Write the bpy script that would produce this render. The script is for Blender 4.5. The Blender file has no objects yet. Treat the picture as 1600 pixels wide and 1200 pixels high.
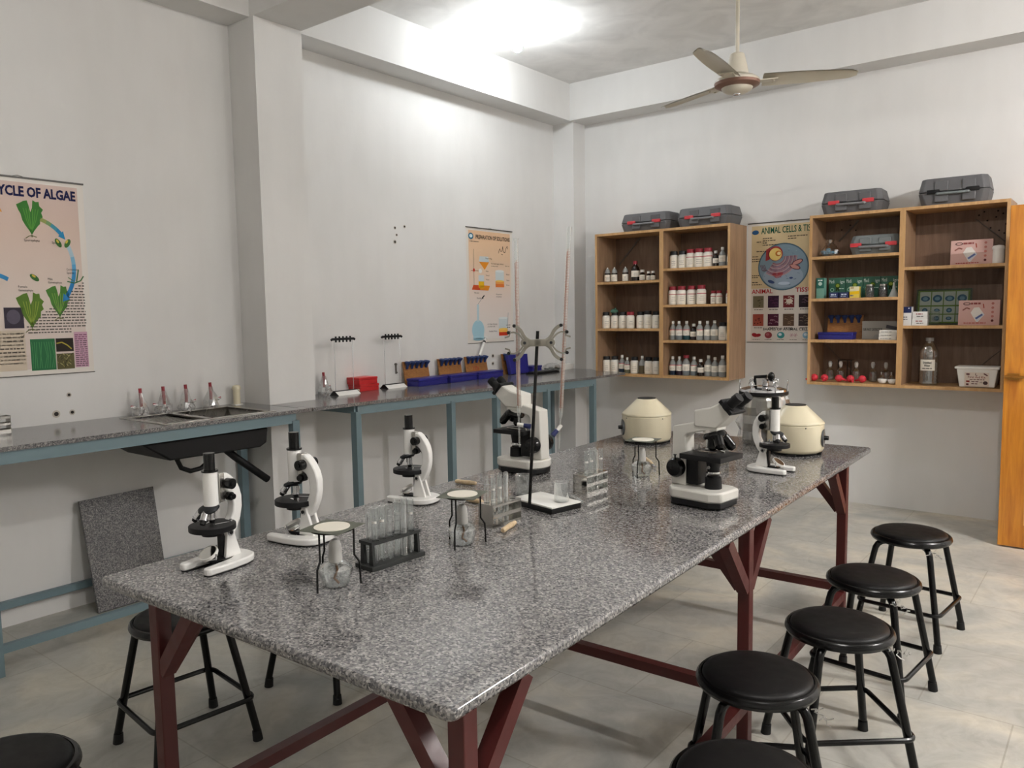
import bpy, bmesh, math, random
from mathutils import Vector, Matrix
from math import sin, cos, pi, radians as R
random.seed(7)
S = bpy.context.scene
COL = S.collection

# ------------------------------------------------------------------ camera
cd = bpy.data.cameras.new('camera'); cam = bpy.data.objects.new('camera', cd); COL.objects.link(cam)
cd.sensor_width = 36; cd.lens = 27.62; cd.clip_start = .05; cd.clip_end = 60
yw, pt, rl = R(38.243), R(5.155), R(-.916)
fw = Vector((-sin(yw)*cos(pt), cos(yw)*cos(pt), -sin(pt))); rt = Vector((cos(yw), sin(yw), 0)); up = rt.cross(fw)
r2 = rt*cos(rl)+up*sin(rl); u2 = -rt*sin(rl)+up*cos(rl)
M4 = Matrix((r2, u2, -fw)).transposed().to_4x4(); M4.translation = Vector((4.233, -6.226, 1.48)); cam.matrix_world = M4
S.camera = cam
# ------------------------------------------------------------------ world, exposure
w = bpy.data.worlds.new('world'); S.world = w; w.use_nodes = True
w.node_tree.nodes['Background'].inputs[0].default_value = (.9, .93, 1, 1); w.node_tree.nodes['Background'].inputs[1].default_value = .3
S.view_settings.view_transform = 'Standard'; S.view_settings.look = 'None'; S.view_settings.gamma = 1
S.view_settings.use_curve_mapping = False; S.view_settings.exposure = 1.71
try:
    S.cycles.use_denoising = True; S.cycles.max_bounces = 14; S.cycles.transmission_bounces = 14; S.cycles.transparent_max_bounces = 40
    S.cycles.diffuse_bounces = 6; S.cycles.sample_clamp_indirect = 6; S.cycles.caustics_reflective = False; S.cycles.caustics_refractive = False; S.cycles.blur_glossy = .3
except Exception: pass
# bulbs of the room, then an added fill tube: (x, y, strength, colour)
BULBS = [(.75, -1.685, 155, (.93, .975, 1)), (4.25, -5.15, 490, (1, .97, .935))]
FILL_TUBE = (6.2, -2.5, 3.12, 350, (1, .97, .95))  # added fill light, turned broadside to the back wall to brighten it

# ------------------------------------------------------------------ materials
def lin(c):
    return tuple(((v/12.92) if v <= .04045 else ((v+.055)/1.055)**2.4) for v in c)
MC = {}
def hexc(h): return lin(tuple(int(h[i:i+2], 16)/255 for i in (0, 2, 4)))
def mat(name, col='808080', rough=.5, metal=0., trans=0., coat=0., emit=0, ior=1.45, alpha=1., spec=None, **k):
    if name in MC: return MC[name]
    m = bpy.data.materials.new(name); m.use_nodes = True; MC[name] = m
    b = m.node_tree.nodes['Principled BSDF']; c = hexc(col) if isinstance(col, str) else col
    b.inputs['Base Color'].default_value = (*c, 1); b.inputs['Roughness'].default_value = rough; b.inputs['Metallic'].default_value = metal
    b.inputs['Transmission Weight'].default_value = trans; b.inputs['Coat Weight'].default_value = coat; b.inputs['Coat Roughness'].default_value = .08
    b.inputs['IOR'].default_value = ior; b.inputs['Alpha'].default_value = alpha
    if spec is not None: b.inputs['Specular IOR Level'].default_value = spec
    if emit:
        b.inputs['Emission Color'].default_value = (*c, 1); b.inputs['Emission Strength'].default_value = emit
    # small procedural variation
    if not emit and not k.get('plain'):
        nt = m.node_tree; n = nt.nodes.new('ShaderNodeTexNoise'); n.inputs['Scale'].default_value = k.get('nscale', 30); n.inputs['Detail'].default_value = 4
        tc = nt.nodes.new('ShaderNodeTexCoord'); nt.links.new(tc.outputs['Object'], n.inputs['Vector'])
        mx = nt.nodes.new('ShaderNodeMapRange'); a = k.get('nvar', .06)
        mx.inputs['To Min'].default_value = max(.02, rough-a); mx.inputs['To Max'].default_value = min(1, rough+a)
        nt.links.new(n.outputs['Fac'], mx.inputs['Value']); nt.links.new(mx.outputs['Result'], b.inputs['Roughness'])
    return m
def nodes(m): return m.node_tree.nodes, m.node_tree.links, m.node_tree.nodes['Principled BSDF']
def ramp(N, L, src, stops):
    r = N.new('ShaderNodeValToRGB'); e = r.color_ramp.elements
    while len(e) < len(stops): e.new(.5)
    for i, (p, c) in enumerate(stops): e[i].position = p; e[i].color = (*(hexc(c) if isinstance(c, str) else c), 1)
    L.new(src, r.inputs['Fac']); return r.outputs['Color']
def noise(N, L, scale, detail=5, coord='Object', rough=.5, vec=None, dist=0):
    n = N.new('ShaderNodeTexNoise'); n.inputs['Scale'].default_value = scale; n.inputs['Detail'].default_value = detail; n.inputs['Roughness'].default_value = rough
    n.inputs['Distortion'].default_value = dist
    if vec is None:
        t = N.new('ShaderNodeTexCoord'); vec = t.outputs[coord]
    L.new(vec, n.inputs['Vector']); return n.outputs['Fac']
def bump(N, L, b, h, st, dist=.01):
    q = N.new('ShaderNodeBump'); q.inputs['Strength'].default_value = st; q.inputs['Distance'].default_value = dist
    L.new(h, q.inputs['Height']); L.new(q.outputs['Normal'], b.inputs['Normal'])
def mapping(N, L, scale, rot=(0, 0, 0), coord='Object'):
    t = N.new('ShaderNodeTexCoord'); mp = N.new('ShaderNodeMapping'); mp.inputs['Scale'].default_value = scale; mp.inputs['Rotation'].default_value = rot
    L.new(t.outputs[coord], mp.inputs['Vector']); return mp.outputs['Vector']
def mixc(N, L, f, a, b_, mode='MIX'):
    x = N.new('ShaderNodeMix'); x.data_type = 'RGBA'; x.blend_type = mode
    if isinstance(f, float): x.inputs[0].default_value = f
    else: L.new(f, x.inputs[0])
    for s, v in ((6, a), (7, b_)):
        if isinstance(v, tuple): x.inputs[s].default_value = (*v, 1)
        else: L.new(v, x.inputs[s])
    return x.outputs[2]

def thin_glass(name, base, edge, tint=(.97, .98, .98), rough=.02):
    m = mat(name, 'ffffff', .1, plain=1); N, L, b = nodes(m); N.remove(b)
    tr = N.new('ShaderNodeBsdfTransparent'); tr.inputs[0].default_value = (*tint, 1)
    gl = N.new('ShaderNodeBsdfGlossy'); gl.inputs['Roughness'].default_value = rough; gl.inputs[0].default_value = (.95, .96, .96, 1)
    lw = N.new('ShaderNodeLayerWeight'); lw.inputs['Blend'].default_value = .35; mr = N.new('ShaderNodeMapRange')
    mr.inputs['To Min'].default_value = base; mr.inputs['To Max'].default_value = edge
    pw = N.new('ShaderNodeMath'); pw.operation = 'POWER'; pw.inputs[1].default_value = 1.6; L.new(lw.outputs['Facing'], pw.inputs[0]); L.new(pw.outputs[0], mr.inputs['Value'])
    mx = N.new('ShaderNodeMixShader'); L.new(mr.outputs['Result'], mx.inputs[0]); L.new(tr.outputs[0], mx.inputs[1]); L.new(gl.outputs[0], mx.inputs[2])
    L.new(mx.outputs[0], N['Material Output'].inputs['Surface']); return m
def wall_mat():
    m = mat('wall_paint', 'CFCAC4', .7, plain=1, spec=.25); N, L, b = nodes(m)
    a = ramp(N, L, noise(N, L, .9, 3), [(.3, 'D3D2D0'), (.7, 'DFDEDC')])
    s = ramp(N, L, noise(N, L, 9, 6, vec=mapping(N, L, (1, 1, .25))), [(.35, (.93, .93, .925)), (.6, (1, 1, 1))])
    L.new(mixc(N, L, .35, a, s, 'MULTIPLY'), b.inputs['Base Color'])
    bump(N, L, b, noise(N, L, 14, 5), .12, .01); return m
def ceil_mat():
    m = mat('ceiling_plaster', 'C9C4BE', .8, plain=1, spec=.2); N, L, b = nodes(m)
    L.new(ramp(N, L, noise(N, L, 3.5, 8, dist=.8), [(.3, 'D6D5D3'), (.62, 'E8E7E5')]), b.inputs['Base Color'])
    bump(N, L, b, noise(N, L, 9, 8), .25, .01); return m
def floor_mat():
    m = mat('floor_stone', '8f8d86', .45, plain=1); N, L, b = nodes(m)
    a = ramp(N, L, noise(N, L, 1.6, 8, dist=1.2), [(.3, 'A3A39E'), (.5, 'BAB8B0'), (.7, 'D4CDBD')])
    st = ramp(N, L, noise(N, L, 6, 10, dist=2.5, rough=.65), [(.35, (.82, .81, .79)), (.6, (1, 1, 1))])
    c = mixc(N, L, .8, a, st, 'MULTIPLY')
    br = N.new('ShaderNodeTexBrick'); br.offset = .5; br.inputs['Color1'].default_value = (1, 1, 1, 1); br.inputs['Color2'].default_value = (.88, .89, .9, 1); br.inputs['Mortar'].default_value = (.74, .72, .69, 1)
    br.inputs['Scale'].default_value = 1; br.inputs['Brick Width'].default_value = .61; br.inputs['Row Height'].default_value = .61; br.inputs['Mortar Size'].default_value = .003
    L.new(mapping(N, L, (1, 1, 1)), br.inputs['Vector'])
    L.new(mixc(N, L, .9, c, br.outputs['Color'], 'MULTIPLY'), b.inputs['Base Color'])
    r = N.new('ShaderNodeMapRange'); r.inputs['To Min'].default_value = .32; r.inputs['To Max'].default_value = .6
    L.new(noise(N, L, 4, 6), r.inputs['Value']); L.new(r.outputs['Result'], b.inputs['Roughness'])
    bump(N, L, b, noise(N, L, 12, 6), .12, .008); return m
def granite_mat(name, dark=0., rough=.09, sc=1.):
    m = mat(name, '77777a', rough, plain=1); N, L, b = nodes(m)
    v = N.new('ShaderNodeTexVoronoi'); v.inputs['Scale'].default_value = 230*sc; t = N.new('ShaderNodeTexCoord'); L.new(t.outputs['Object'], v.inputs['Vector'])
    sep = N.new('ShaderNodeSeparateColor'); L.new(v.outputs['Color'], sep.inputs[0])
    f = lambda h: tuple(x*(1-dark) for x in hexc(h))
    c1 = ramp(N, L, sep.outputs[0], [(0., f('4a4a4d')), (.22, f('6c6b6d')), (.5, f('878584')), (.78, f('a09d9b')), (1., f('bfbbb7'))])
    c2 = ramp(N, L, noise(N, L, 75*sc, 4, rough=.7), [(.35, (.55, .55, .56)), (.62, (1, 1, 1))])
    L.new(mixc(N, L, .75, c1, c2, 'MULTIPLY'), b.inputs['Base Color']); b.inputs['Roughness'].default_value = rough; b.inputs['Specular IOR Level'].default_value = .6
    return m
def wood_mat(name, a, c, s=(6, 6, .6), rough=.5, coat=0):
    m = mat(name, a, rough, plain=1, coat=coat); N, L, b = nodes(m)
    v = mapping(N, L, s); n = noise(N, L, 3, 6, vec=v, dist=1.5)
    n2 = noise(N, L, 22, 3, vec=v)
    col = ramp(N, L, n, [(.3, c), (.65, a)])
    g = ramp(N, L, n2, [(.35, (.86, .84, .82)), (.6, (1, 1, 1))])
    L.new(mixc(N, L, .7, col, g, 'MULTIPLY'), b.inputs['Base Color']); return m
WALL = wall_mat(); CEIL = ceil_mat(); FLOOR = floor_mat(); GRAN = granite_mat('table_granite', .15); GRAN2 = granite_mat('counter_granite', .3, .14); GRAN3 = granite_mat('raw_granite', .45, .55)
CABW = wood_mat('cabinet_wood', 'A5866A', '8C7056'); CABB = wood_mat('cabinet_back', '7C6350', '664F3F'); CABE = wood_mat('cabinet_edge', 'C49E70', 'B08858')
DOORW = wood_mat('door_wood', 'C9862B', 'A9651A', rough=.3, coat=.5); BOARDW = wood_mat('board_wood', 'B07B45', '8C5C30', (30, 6, 30)); HANDW = wood_mat('handle_wood', 'D2BE9E', 'BDA480', (20, 20, 20))
BLUEP = mat('blue_steel_paint', '6C8087', .45, nvar=.15); REDP = mat('red_oxide_paint', '4C1C1A', .42, nvar=.15)
BLK = mat('black_enamel', '060607', .22, spec=.4); BLKM = mat('black_matte', '0D0D0F', .5, spec=.35); VINYL = mat('black_vinyl', '080708', .45, nvar=.1, spec=.28); RUB = mat('rubber', '0d0d0d', .7)
CHR = mat('chrome', 'D8D8DA', .12, 1.); STEEL = mat('stainless', 'B9B6B0', .25, 1.); DSTEEL = mat('dark_steel', '2C2E31', .5, .6)
WHT = mat('white_enamel', 'E5E4E1', .25, coat=.3); GRYW = mat('pale_grey_enamel', 'CFCDC6', .35); CREAM = mat('cream_enamel', 'D6CDB2', .3, coat=.3); WPL = mat('white_plastic', 'E9E7E2', .4)
GLASS = thin_glass('clear_glass', .12, 1.); FROST = mat('frosted_glass', 'E8E6E0', .5, trans=.45, plain=1)
MIRR = mat('mirror', 'D0D0CC', .08, 1., plain=1)

# ------------------------------------------------------------------ mesh helper
class MB:
    def __init__(s): s.b = bmesh.new(); s.m = []; s.cur = 0
    def use(s, m):
        if m not in s.m: s.m.append(m)
        s.cur = s.m.index(m); return s
    def _f(s, vs, smooth=None):
        try: f = s.b.faces.new(vs); f.material_index = s.cur; return f
        except ValueError: return None
    def box(s, c, d, rot=None, bev=0, piv=None):
        x, y, z = d[0]/2, d[1]/2, d[2]/2
        P = [Vector((i, j, k)) for i in (-x, x) for j in (-y, y) for k in (-z, z)]
        if rot is not None:
            rm = rot if isinstance(rot, Matrix) else Matrix.Rotation(rot, 3, 'Z')
            P = [rm @ p for p in P]
        V = [s.b.verts.new(p+Vector(c)) for p in P]
        fs = [s._f([V[i] for i in q]) for q in ((0, 1, 3, 2), (4, 6, 7, 5), (0, 4, 5, 1), (2, 3, 7, 6), (0, 2, 6, 4), (1, 5, 7, 3))]
        if bev:
            es = list({e for f in fs for e in f.edges})
            r = bmesh.ops.bevel(s.b, geom=es, offset=bev, segments=2, affect='EDGES', profile=.6)
            for f in r['faces']: f.material_index = s.cur
        return s
    def bx(s, x0, x1, y0, y1, z0, z1, bev=0): return s.box(((x0+x1)/2, (y0+y1)/2, (z0+z1)/2), (x1-x0, y1-y0, z1-z0), None, bev)
    def ring(s, c, u, v, r, n, ry=None):
        ry = r if ry is None else ry
        return [s.b.verts.new(c+u*(r*cos(2*pi*i/n))+v*(ry*sin(2*pi*i/n))) for i in range(n)]
    def frame(s, d):
        d = Vector(d).normalized(); a = Vector((0, 0, 1)) if abs(d.z) < .9 else Vector((1, 0, 0))
        u = a.cross(d).normalized(); return u, d.cross(u).normalized()
    def skin(s, A, B):
        n = len(A)
        for i in range(n): s._f([A[i], A[(i+1) % n], B[(i+1) % n], B[i]])
    def cyl(s, a, b, r0, r1=None, n=20, cap=True):
        a, b = Vector(a), Vector(b); r1 = r0 if r1 is None else r1
        u, v = s.frame(b-a); A = s.ring(a, u, v, r0, n); B = s.ring(b, u, v, r1, n); s.skin(A, B)
        if cap: s._f(A[::-1]); s._f(B)
        return s
    def tube(s, pts, r, n=10, cap=True, closed=False):
        P = [Vector(p) for p in pts]; rs = r if isinstance(r, (list, tuple)) else [r]*len(P); prev = None; rings = []
        u = None
        for i, p in enumerate(P):
            if closed: d = P[(i+1) % len(P)]-P[i-1]
            else: d = (P[min(i+1, len(P)-1)]-P[max(i-1, 0)])
            d.normalize()
            if u is None: u, v = s.frame(d)
            else:
                u = (u-d*u.dot(d)).normalized(); v = d.cross(u)
            rings.append(s.ring(p, u, v, rs[i], n))
        for i in range(len(rings)-1): s.skin(rings[i], rings[i+1])
        if closed: s.skin(rings[-1], rings[0])
        elif cap: s._f(rings[0][::-1]); s._f(rings[-1])
        return s
    def lathe(s, prof, c=(0, 0, 0), ax=(0, 0, 1), n=24):
        c = Vector(c); ax = Vector(ax).normalized(); u, v = s.frame(ax); prev = None
        for r, z in prof:
            p = c+ax*z
            cur = [s.b.verts.new(p)] if r < 1e-6 else s.ring(p, u, v, r, n)
            if prev is not None:
                if len(prev) == 1 and len(cur) > 1:
                    for i in range(n): s._f([prev[0], cur[(i+1) % n], cur[i]][::-1])
                elif len(cur) == 1 and len(prev) > 1:
                    for i in range(n): s._f([prev[i], prev[(i+1) % n], cur[0]])
                elif len(cur) > 1: s.skin(prev, cur)
            prev = cur
        return s
    def prism(s, poly, h0, h1, plane='xy', off=(0, 0, 0)):
        f = {'xy': lambda a, b, h: (a, b, h), 'xz': lambda a, b, h: (a, h, b), 'yz': lambda a, b, h: (h, a, b)}[plane]; o = Vector(off)
        A = [s.b.verts.new(Vector(f(a, b, h0))+o) for a, b in poly]; B = [s.b.verts.new(Vector(f(a, b, h1))+o) for a, b in poly]
        s.skin(A, B); s._f(A[::-1]); s._f(B); return s
    def sphere(s, c, r, n=16, sc=(1, 1, 1)):
        k = bmesh.ops.create_uvsphere(s.b, u_segments=n, v_segments=max(6, n//2), radius=r)
        for v in k['verts']: v.co = Vector((v.co.x*sc[0], v.co.y*sc[1], v.co.z*sc[2]))+Vector(c)
        for f in {f for v in k['verts'] for f in v.link_faces}: f.material_index = s.cur
        return s
    def done(s, name, parent=None, ang=35, smooth=True, bev=0, fix=True):
        if fix: bmesh.ops.recalc_face_normals(s.b, faces=s.b.faces)
        me = bpy.data.meshes.new(name); s.b.to_mesh(me); s.b.free()
        for m in s.m: me.materials.append(m)
        if smooth:
            for p in me.polygons: p.use_smooth = True
            me.set_sharp_from_angle(angle=R(ang))
        o = bpy.data.objects.new(name, me); COL.objects.link(o)
        if parent: o.parent = parent
        if bev:
            md = o.modifiers.new('bevel', 'BEVEL'); md.width = bev; md.segments = 2; md.limit_method = 'ANGLE'; md.angle_limit = R(40)
        return o
def mb(m): return MB().use(m)
def thing(name, label, cat, loc=(0, 0, 0), rz=0, group=None, rot=None):
    o = bpy.data.objects.new(name, None); COL.objects.link(o); o.empty_display_size = .05
    o.location = loc; o.rotation_euler = rot if rot else (0, 0, rz); tag(o, label, cat, group); return o
def tag(o, label, cat, group=None):
    o['label'] = label; o['category'] = cat
    if group: o['group'] = group
    return o
def struct(o): o['kind'] = 'structure'; return o
def kids(o): return [c for c in bpy.data.objects if c.parent == o]
def copy_tree(o, parent=None):
    c = o.copy(); COL.objects.link(c); c.parent = parent
    for ch in kids(o):
        if ch.name != c.name: copy_tree(ch, c)
    return c
def dup(o, label, loc, rz=0, rot=None, group=None):
    c = copy_tree(o); c.location = loc; c.rotation_euler = rot if rot else (0, 0, rz); c['label'] = label
    if group: c['group'] = group
    return c

# ------------------------------------------------------------------ room
W, D, H, HB = 8.3, -9.0, 3.5, 3.18
def slab(name, m, *a): return struct(mb(m).bx(*a).done(name, smooth=False))
slab('floor', FLOOR, -.2, W+.2, D-.2, .2, -.1, 0)
slab('ceiling', CEIL, -.2, W+.2, D-.2, .2, H, H+.1)
slab('wall_left', WALL, -.2, 0, D, 0, 0, H)
slab('wall_back', WALL, -.2, W, 0, .2, 0, H)
slab('wall_right', WALL, W, W+.2, D, .2, 0, H)
slab('wall_front', WALL, -.2, W+.2, D-.2, D, 0, H)
slab('wall_back_pier', WALL, 4.58, 5.4, -.47, 0, 0, HB)
slab('trim_1', WALL, 0, .218, D, 0, HB, H)         # beam along the left wall
slab('trim_2', WALL, .218, W, -.238, 0, HB, H)       # beam along the back wall
slab('trim_3', WALL, .218, W, -3.49, -3.16, HB, H)   # beam across the room
slab('trim_4', WALL, 0, .255, -3.49, -3.16, 0, HB)   # pillar in the left wall
slab('trim_5', WALL, 0, .22, -.19, 0, 0, HB)        # pillar in the corner
# marks in the wall plaster: screw holes
hm = mat('screw_hole', '2a2623', .9); pm = mat('hole_plaster', 'B9B1A6', .9)
def hole(name, y, z, r, lab):
    o = mb(pm).cyl((0, 0, 0), (.0015, 0, 0), r*1.7).use(hm).cyl((0, 0, 0), (.003, 0, 0), r, n=10).done(name); o.location = (0, y, z); tag(o, lab, 'wall hole')
hole('screw_hole', -4.497, 1.102, .007, 'small dark screw hole in left wall below the algae poster, highest of three')
hole('screw_hole', -4.563, 1.011, .011, 'plastered screw hole in left wall above the counter, lower left of three')
hole('screw_hole', -4.487, 1.012, .008, 'plastered screw hole in left wall above the counter, lower right of three')
hole('screw_hole', -2.200, 2.110, .007, 'small dark hole in the white wall left of solutions poster, upper left of four')
hole('screw_hole', -2.103, 2.126, .007, 'small dark hole in the white wall left of solutions poster, rightmost of four')
hole('screw_hole', -2.185, 2.060, .006, 'small dark hole in the white wall left of solutions poster, second lowest')
hole('screw_hole', -2.204, 2.009, .009, 'small dark hole in the white wall left of solutions poster, lowest of four')
hole('screw_hole', -1.112, 1.123, .010, 'dark screw hole in wall below solutions poster, upper of two')
hole('screw_hole', -1.114, 1.058, .010, 'dark screw hole in wall below solutions poster, lower of two')

# ------------------------------------------------------------------ bulbs
def bulb(i, x, y, st, col):
    t = thing('ceiling_bulb', ('glowing white light bulb in a holder on the ceiling above the left counter', 'glowing white ceiling bulb in the near bay, right of the camera')[i], 'light bulb', (x, y, H))
    o = mb(WPL).cyl((0, 0, 0), (0, 0, -.012), .046, .044, 28).cyl((0, 0, -.012), (0, 0, -.055), .022, .019).done('ceiling_rose', t)
    mb(WPL).lathe([(0, -.05), (.02, -.05), (.021, -.085), (.017, -.1), (0, -.1)], n=20).done('holder', t)
    em = mat('bulb_glow_%d' % i, col, .3, emit=st)
    mb(em).lathe([(0, -.095), (.017, -.097), (.024, -.118), (.033, -.14), (.034, -.155), (.028, -.176), (.015, -.187), (0, -.19)], n=24).done('bulb_glass', t)
for i, a in enumerate(BULBS): bulb(i, *a)
tx, ty, tz, ts, tc_ = FILL_TUBE
t = thing('added_fill_tube', 'added white tube lamp out of view, brightening back wall right of the fan', 'lamp', (tx, ty, tz))  # unseen fixture, shaped and placed to light the back wall and right floor
mb(WPL).bx(-.64, .64, -.03, .03, .03, .07, .004).bx(-.63, -.6, -.015, .015, -.01, .03).bx(.6, .63, -.015, .015, -.01, .03).done('batten', t)
mb(mat('fill_tube_glow', tc_, .3, emit=ts)).cyl((-.6, 0, 0), (.6, 0, 0), .014, n=16).done('glowing_tube', t)
for yy in (-.4, .4): mb(BLKM).cyl((yy, 0, .07), (yy, 0, H-tz), .003, n=8).done('hanging_rod', t)

# ------------------------------------------------------------------ ceiling fan
FANW = mat('fan_cream', 'CFC9BA', .35, coat=.2); FANB = mat('fan_band', '8A6A5C', .35, .3)
f = thing('ceiling_fan', 'cream three-bladed ceiling fan with brown band, hanging on long rod', 'ceiling fan', (2.48, -1.97, H))
z0 = 2.72-H
mb(FANW).cyl((0, 0, 0), (0, 0, z0+.12), .011).done('rod', f)
mb(FANW).lathe([(.0, -.0), (.05, -.0), (.055, -.05), (.02, -.09), (0, -.09)]).done('ceiling_cap', f)
mb(FANW).lathe([(0, z0+.15), (.03, z0+.15), (.038, z0+.145), (.052, z0+.09), (.06, z0+.05), (.058, z0+.038), (0, z0+.038)]).done('lower_cap', f)
mb(BLKM).cyl((0, 0, z0+.045), (0, 0, z0+.03), .035).done('neck', f)
mb(FANW).lathe([(0, z0+.037), (.055, z0+.035), (.1, z0+.022), (.12, z0+.005), (.12, z0-.008), (0, z0-.008)], n=40).done('motor_housing', f)
mb(FANB).lathe([(.112, z0-.006), (.122, z0-.006), (.119, z0-.02), (.1, z0-.03), (.08, z0-.034), (0, z0-.034)], n=40).done('brown_band', f)
mb(FANW).lathe([(.084, z0-.033), (.078, z0-.045), (.055, z0-.058), (.025, z0-.065), (0, z0-.066)], n=32).done('bottom_dome', f)
mb(CHR).lathe([(.02, z0-.063), (.019, z0-.07), (0, z0-.072)]).done('centre_badge', f)
for an in (27, 157, -84):
    m = mb(FANW); n = 14; V = []
    for i in range(n+1):
        t = i/n; r = .135+.485*t; wd = (.062+.01*sin(t*pi)-.016*t)*(1 if t < .9 else (1-((t-.9)/.1)**2*.55)); tw = -R(14-6*t)
        row = []
        for j in range(7):
            s_ = j/6*2-1; yy = s_*wd; zz = z0+.004 - .012*(1-s_*s_)*-1
            row.append((r, yy*cos(tw), zz+yy*sin(tw)))
        V.append(row)
    for side, o_ in ((1, 0), (-1, -.004)):
        G = [[m.b.verts.new((p[0], p[1], p[2]+o_)) for p in row] for row in V]
        for i in range(n):
            for j in range(6): m._f([G[i][j], G[i+1][j], G[i+1][j+1], G[i][j+1]][::side])
    m.prism([(.09, -.022), (.21, -.04), (.21, .04), (.09, .022)], z0-.006, z0-.001)
    m.cyl((.19, .02, z0-.012), (.19, .02, z0-.002), .005, n=8).cyl((.19, -.02, z0-.012), (.19, -.02, z0-.002), .005, n=8)
    o = m.done('blade', f, fix=False); o.rotation_euler = (0, 0, R(an))

# ------------------------------------------------------------------ granite table
T = thing('laboratory_table', 'long grey granite laboratory table on dark red steel frame', 'table', (2.15, -5.332, 0), R(1.486))
TW, TL, TZ = 1.213, 3.044, .815
rc = .02; pts = []
for cx, cy, a0 in ((TW-rc, rc, -90), (TW-rc, TL-rc, 0), (rc, TL-rc, 90), (rc, rc, 180)):
    for k in range(5): a = R(a0+k*22.5); pts.append((cx+rc*cos(a), cy+rc*sin(a)))
top = mb(GRAN).prism(pts, TZ-.026, TZ).done('tabletop', T, bev=.008)
tb = lambda m, *a: m.bx(*a)
LX = (.167, TW-.035); LY = (.068, 1.475, TL-.37); s2 = .0195
def bar(m, a, b, s_=.045, t_=None):
    a, b = Vector(a), Vector(b); d = b-a; L_ = d.length; q = d.to_track_quat('X', 'Z').to_matrix(); m.box((a+b)/2, (L_, s_, t_ or s_), q); return m
m = mb(REDP)
for x in (LX[0]+.16, LX[1]-.16): m.bx(x-.02, x+.02, .12, TL-.3, TZ-.05, TZ-.0265)
for y in LY: m.bx(LX[0], LX[1]-.02, y-.015, y+.015, TZ-.042, TZ-.0265)
m.done('top_frame', T, smooth=False)
for x in LX:
    for y in LY:
        mb(REDP).bx(x-s2, x+s2, y-s2, y+s2, 0, TZ-.03).done('leg', T, smooth=False, bev=.003)
        m = mb(REDP); sg = 1 if x == LX[0] else -1
        for dy in ((1,) if y == LY[0] else (-1, 1) if y == LY[1] else (-1,)): bar(m, (x, y+dy*.015, TZ-.23), (x, y+dy*.18, TZ-.036), .036)
        bar(m, (x+sg*.015, y, TZ-.23), (x+sg*.17, y, TZ-.036), .036)
        m.done('corner_brace', T, smooth=False)
for y in LY: mb(REDP).bx(LX[0], LX[1], y-.018, y+.018, .215, .25).done('stretcher', T, smooth=False)
for x in LX: mb(REDP).bx(x-.018, x+.018, LY[0], LY[2], .18, .215).done('stretcher', T, smooth=False)

# ------------------------------------------------------------------ stools
def stool(label, x, y, rz, wrap=True):
    t = thing('stool', label, 'stool', (x, y, 0), rz, 'round black stools round the table')
    hs = .46; a = .075; b_ = .165
    mb(BLK).lathe([(0, hs-.034), (.152, hs-.034), (.163, hs-.029), (.168, hs-.019), (.166, hs-.010), (.160, hs-.004), (.153, hs-.003), (.151, hs-.006), (0, hs-.006)], n=48).done('seat_rim', t)
    mb(VINYL).lathe([(.150, hs-.006), (.149, hs-.001), (.144, hs+.005), (.13, hs+.009), (.08, hs+.012), (0, hs+.013)], n=48).done('seat_cushion', t)
    for i, (sx, sy) in enumerate(((1, 1), (1, -1), (-1, 1), (-1, -1))):
        P = [(sx*.07, sy*.07, hs-.036), (sx*.094, sy*.094, hs-.039), (sx*.106, sy*.106, hs-.049), (sx*.113, sy*.113, hs-.064), (sx*.117, sy*.117, hs-.085), (sx*.144, sy*.144, .21), (sx*.174, sy*.174, .02)]
        lg = mb(BLK).tube(P, .0132, 14).done('leg', t)
        mb(RUB).cyl((sx*.1705, sy*.1705, .035), (sx*.173, sy*.173, 0), .0155, .0175, 14).done('rubber_foot', lg)
    q = .171; rr = .035; P = []
    for cx, cy, a0 in ((q-rr, -(q-rr), -90), (q-rr, q-rr, 0), (-(q-rr), q-rr, 90), (-(q-rr), -(q-rr), 180)):
        for k in range(5): an = R(a0+k*22.5); P.append((cx+rr*cos(an), cy+rr*sin(an), .155))
    mb(BLK).tube(P, .009, 10, closed=True).done('foot_ring', t)
    if wrap:
        m = mb(mat('plastic_scrap', 'C9C6C0', .3, trans=.5))
        for k in range(5):
            a0 = random.random()*6; P = [(.12+.01*k, -.12, .425-.006*k)]
            for j in range(4): P.append((P[-1][0]+random.uniform(-.01, .012), P[-1][1]+random.uniform(-.012, .008), P[-1][2]+random.uniform(-.008, .008)))
            m.tube(P, .0018, 5)
        m.done('plastic_scrap', t)
    return t
stool('round black stool on the right, farthest from camera, nearest the wooden door', 3.487, -2.37, R(-6))
stool('round black stool second from the wooden door, in right-hand row', 3.50, -3.09, R(-6))
stool('round black stool third from the wooden door, in right-hand row', 3.53, -3.64, R(40))
stool('round black stool fourth from the wooden door, beside the middle table leg', 3.448, -4.14, R(30))
stool('round black stool cut off by the bottom edge of the photo, right-hand row', 3.61, -4.63, R(12), False)
stool('round black stool tucked under the near left corner of the table', 1.69, -4.87, R(-6), False)
stool('round black stool in the bottom left corner of the photo', 2.235, -5.615, R(20), False)
stool('round black stool left of the table, mostly hidden under the granite top', 1.70, -4.25, R(12), False)

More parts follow.
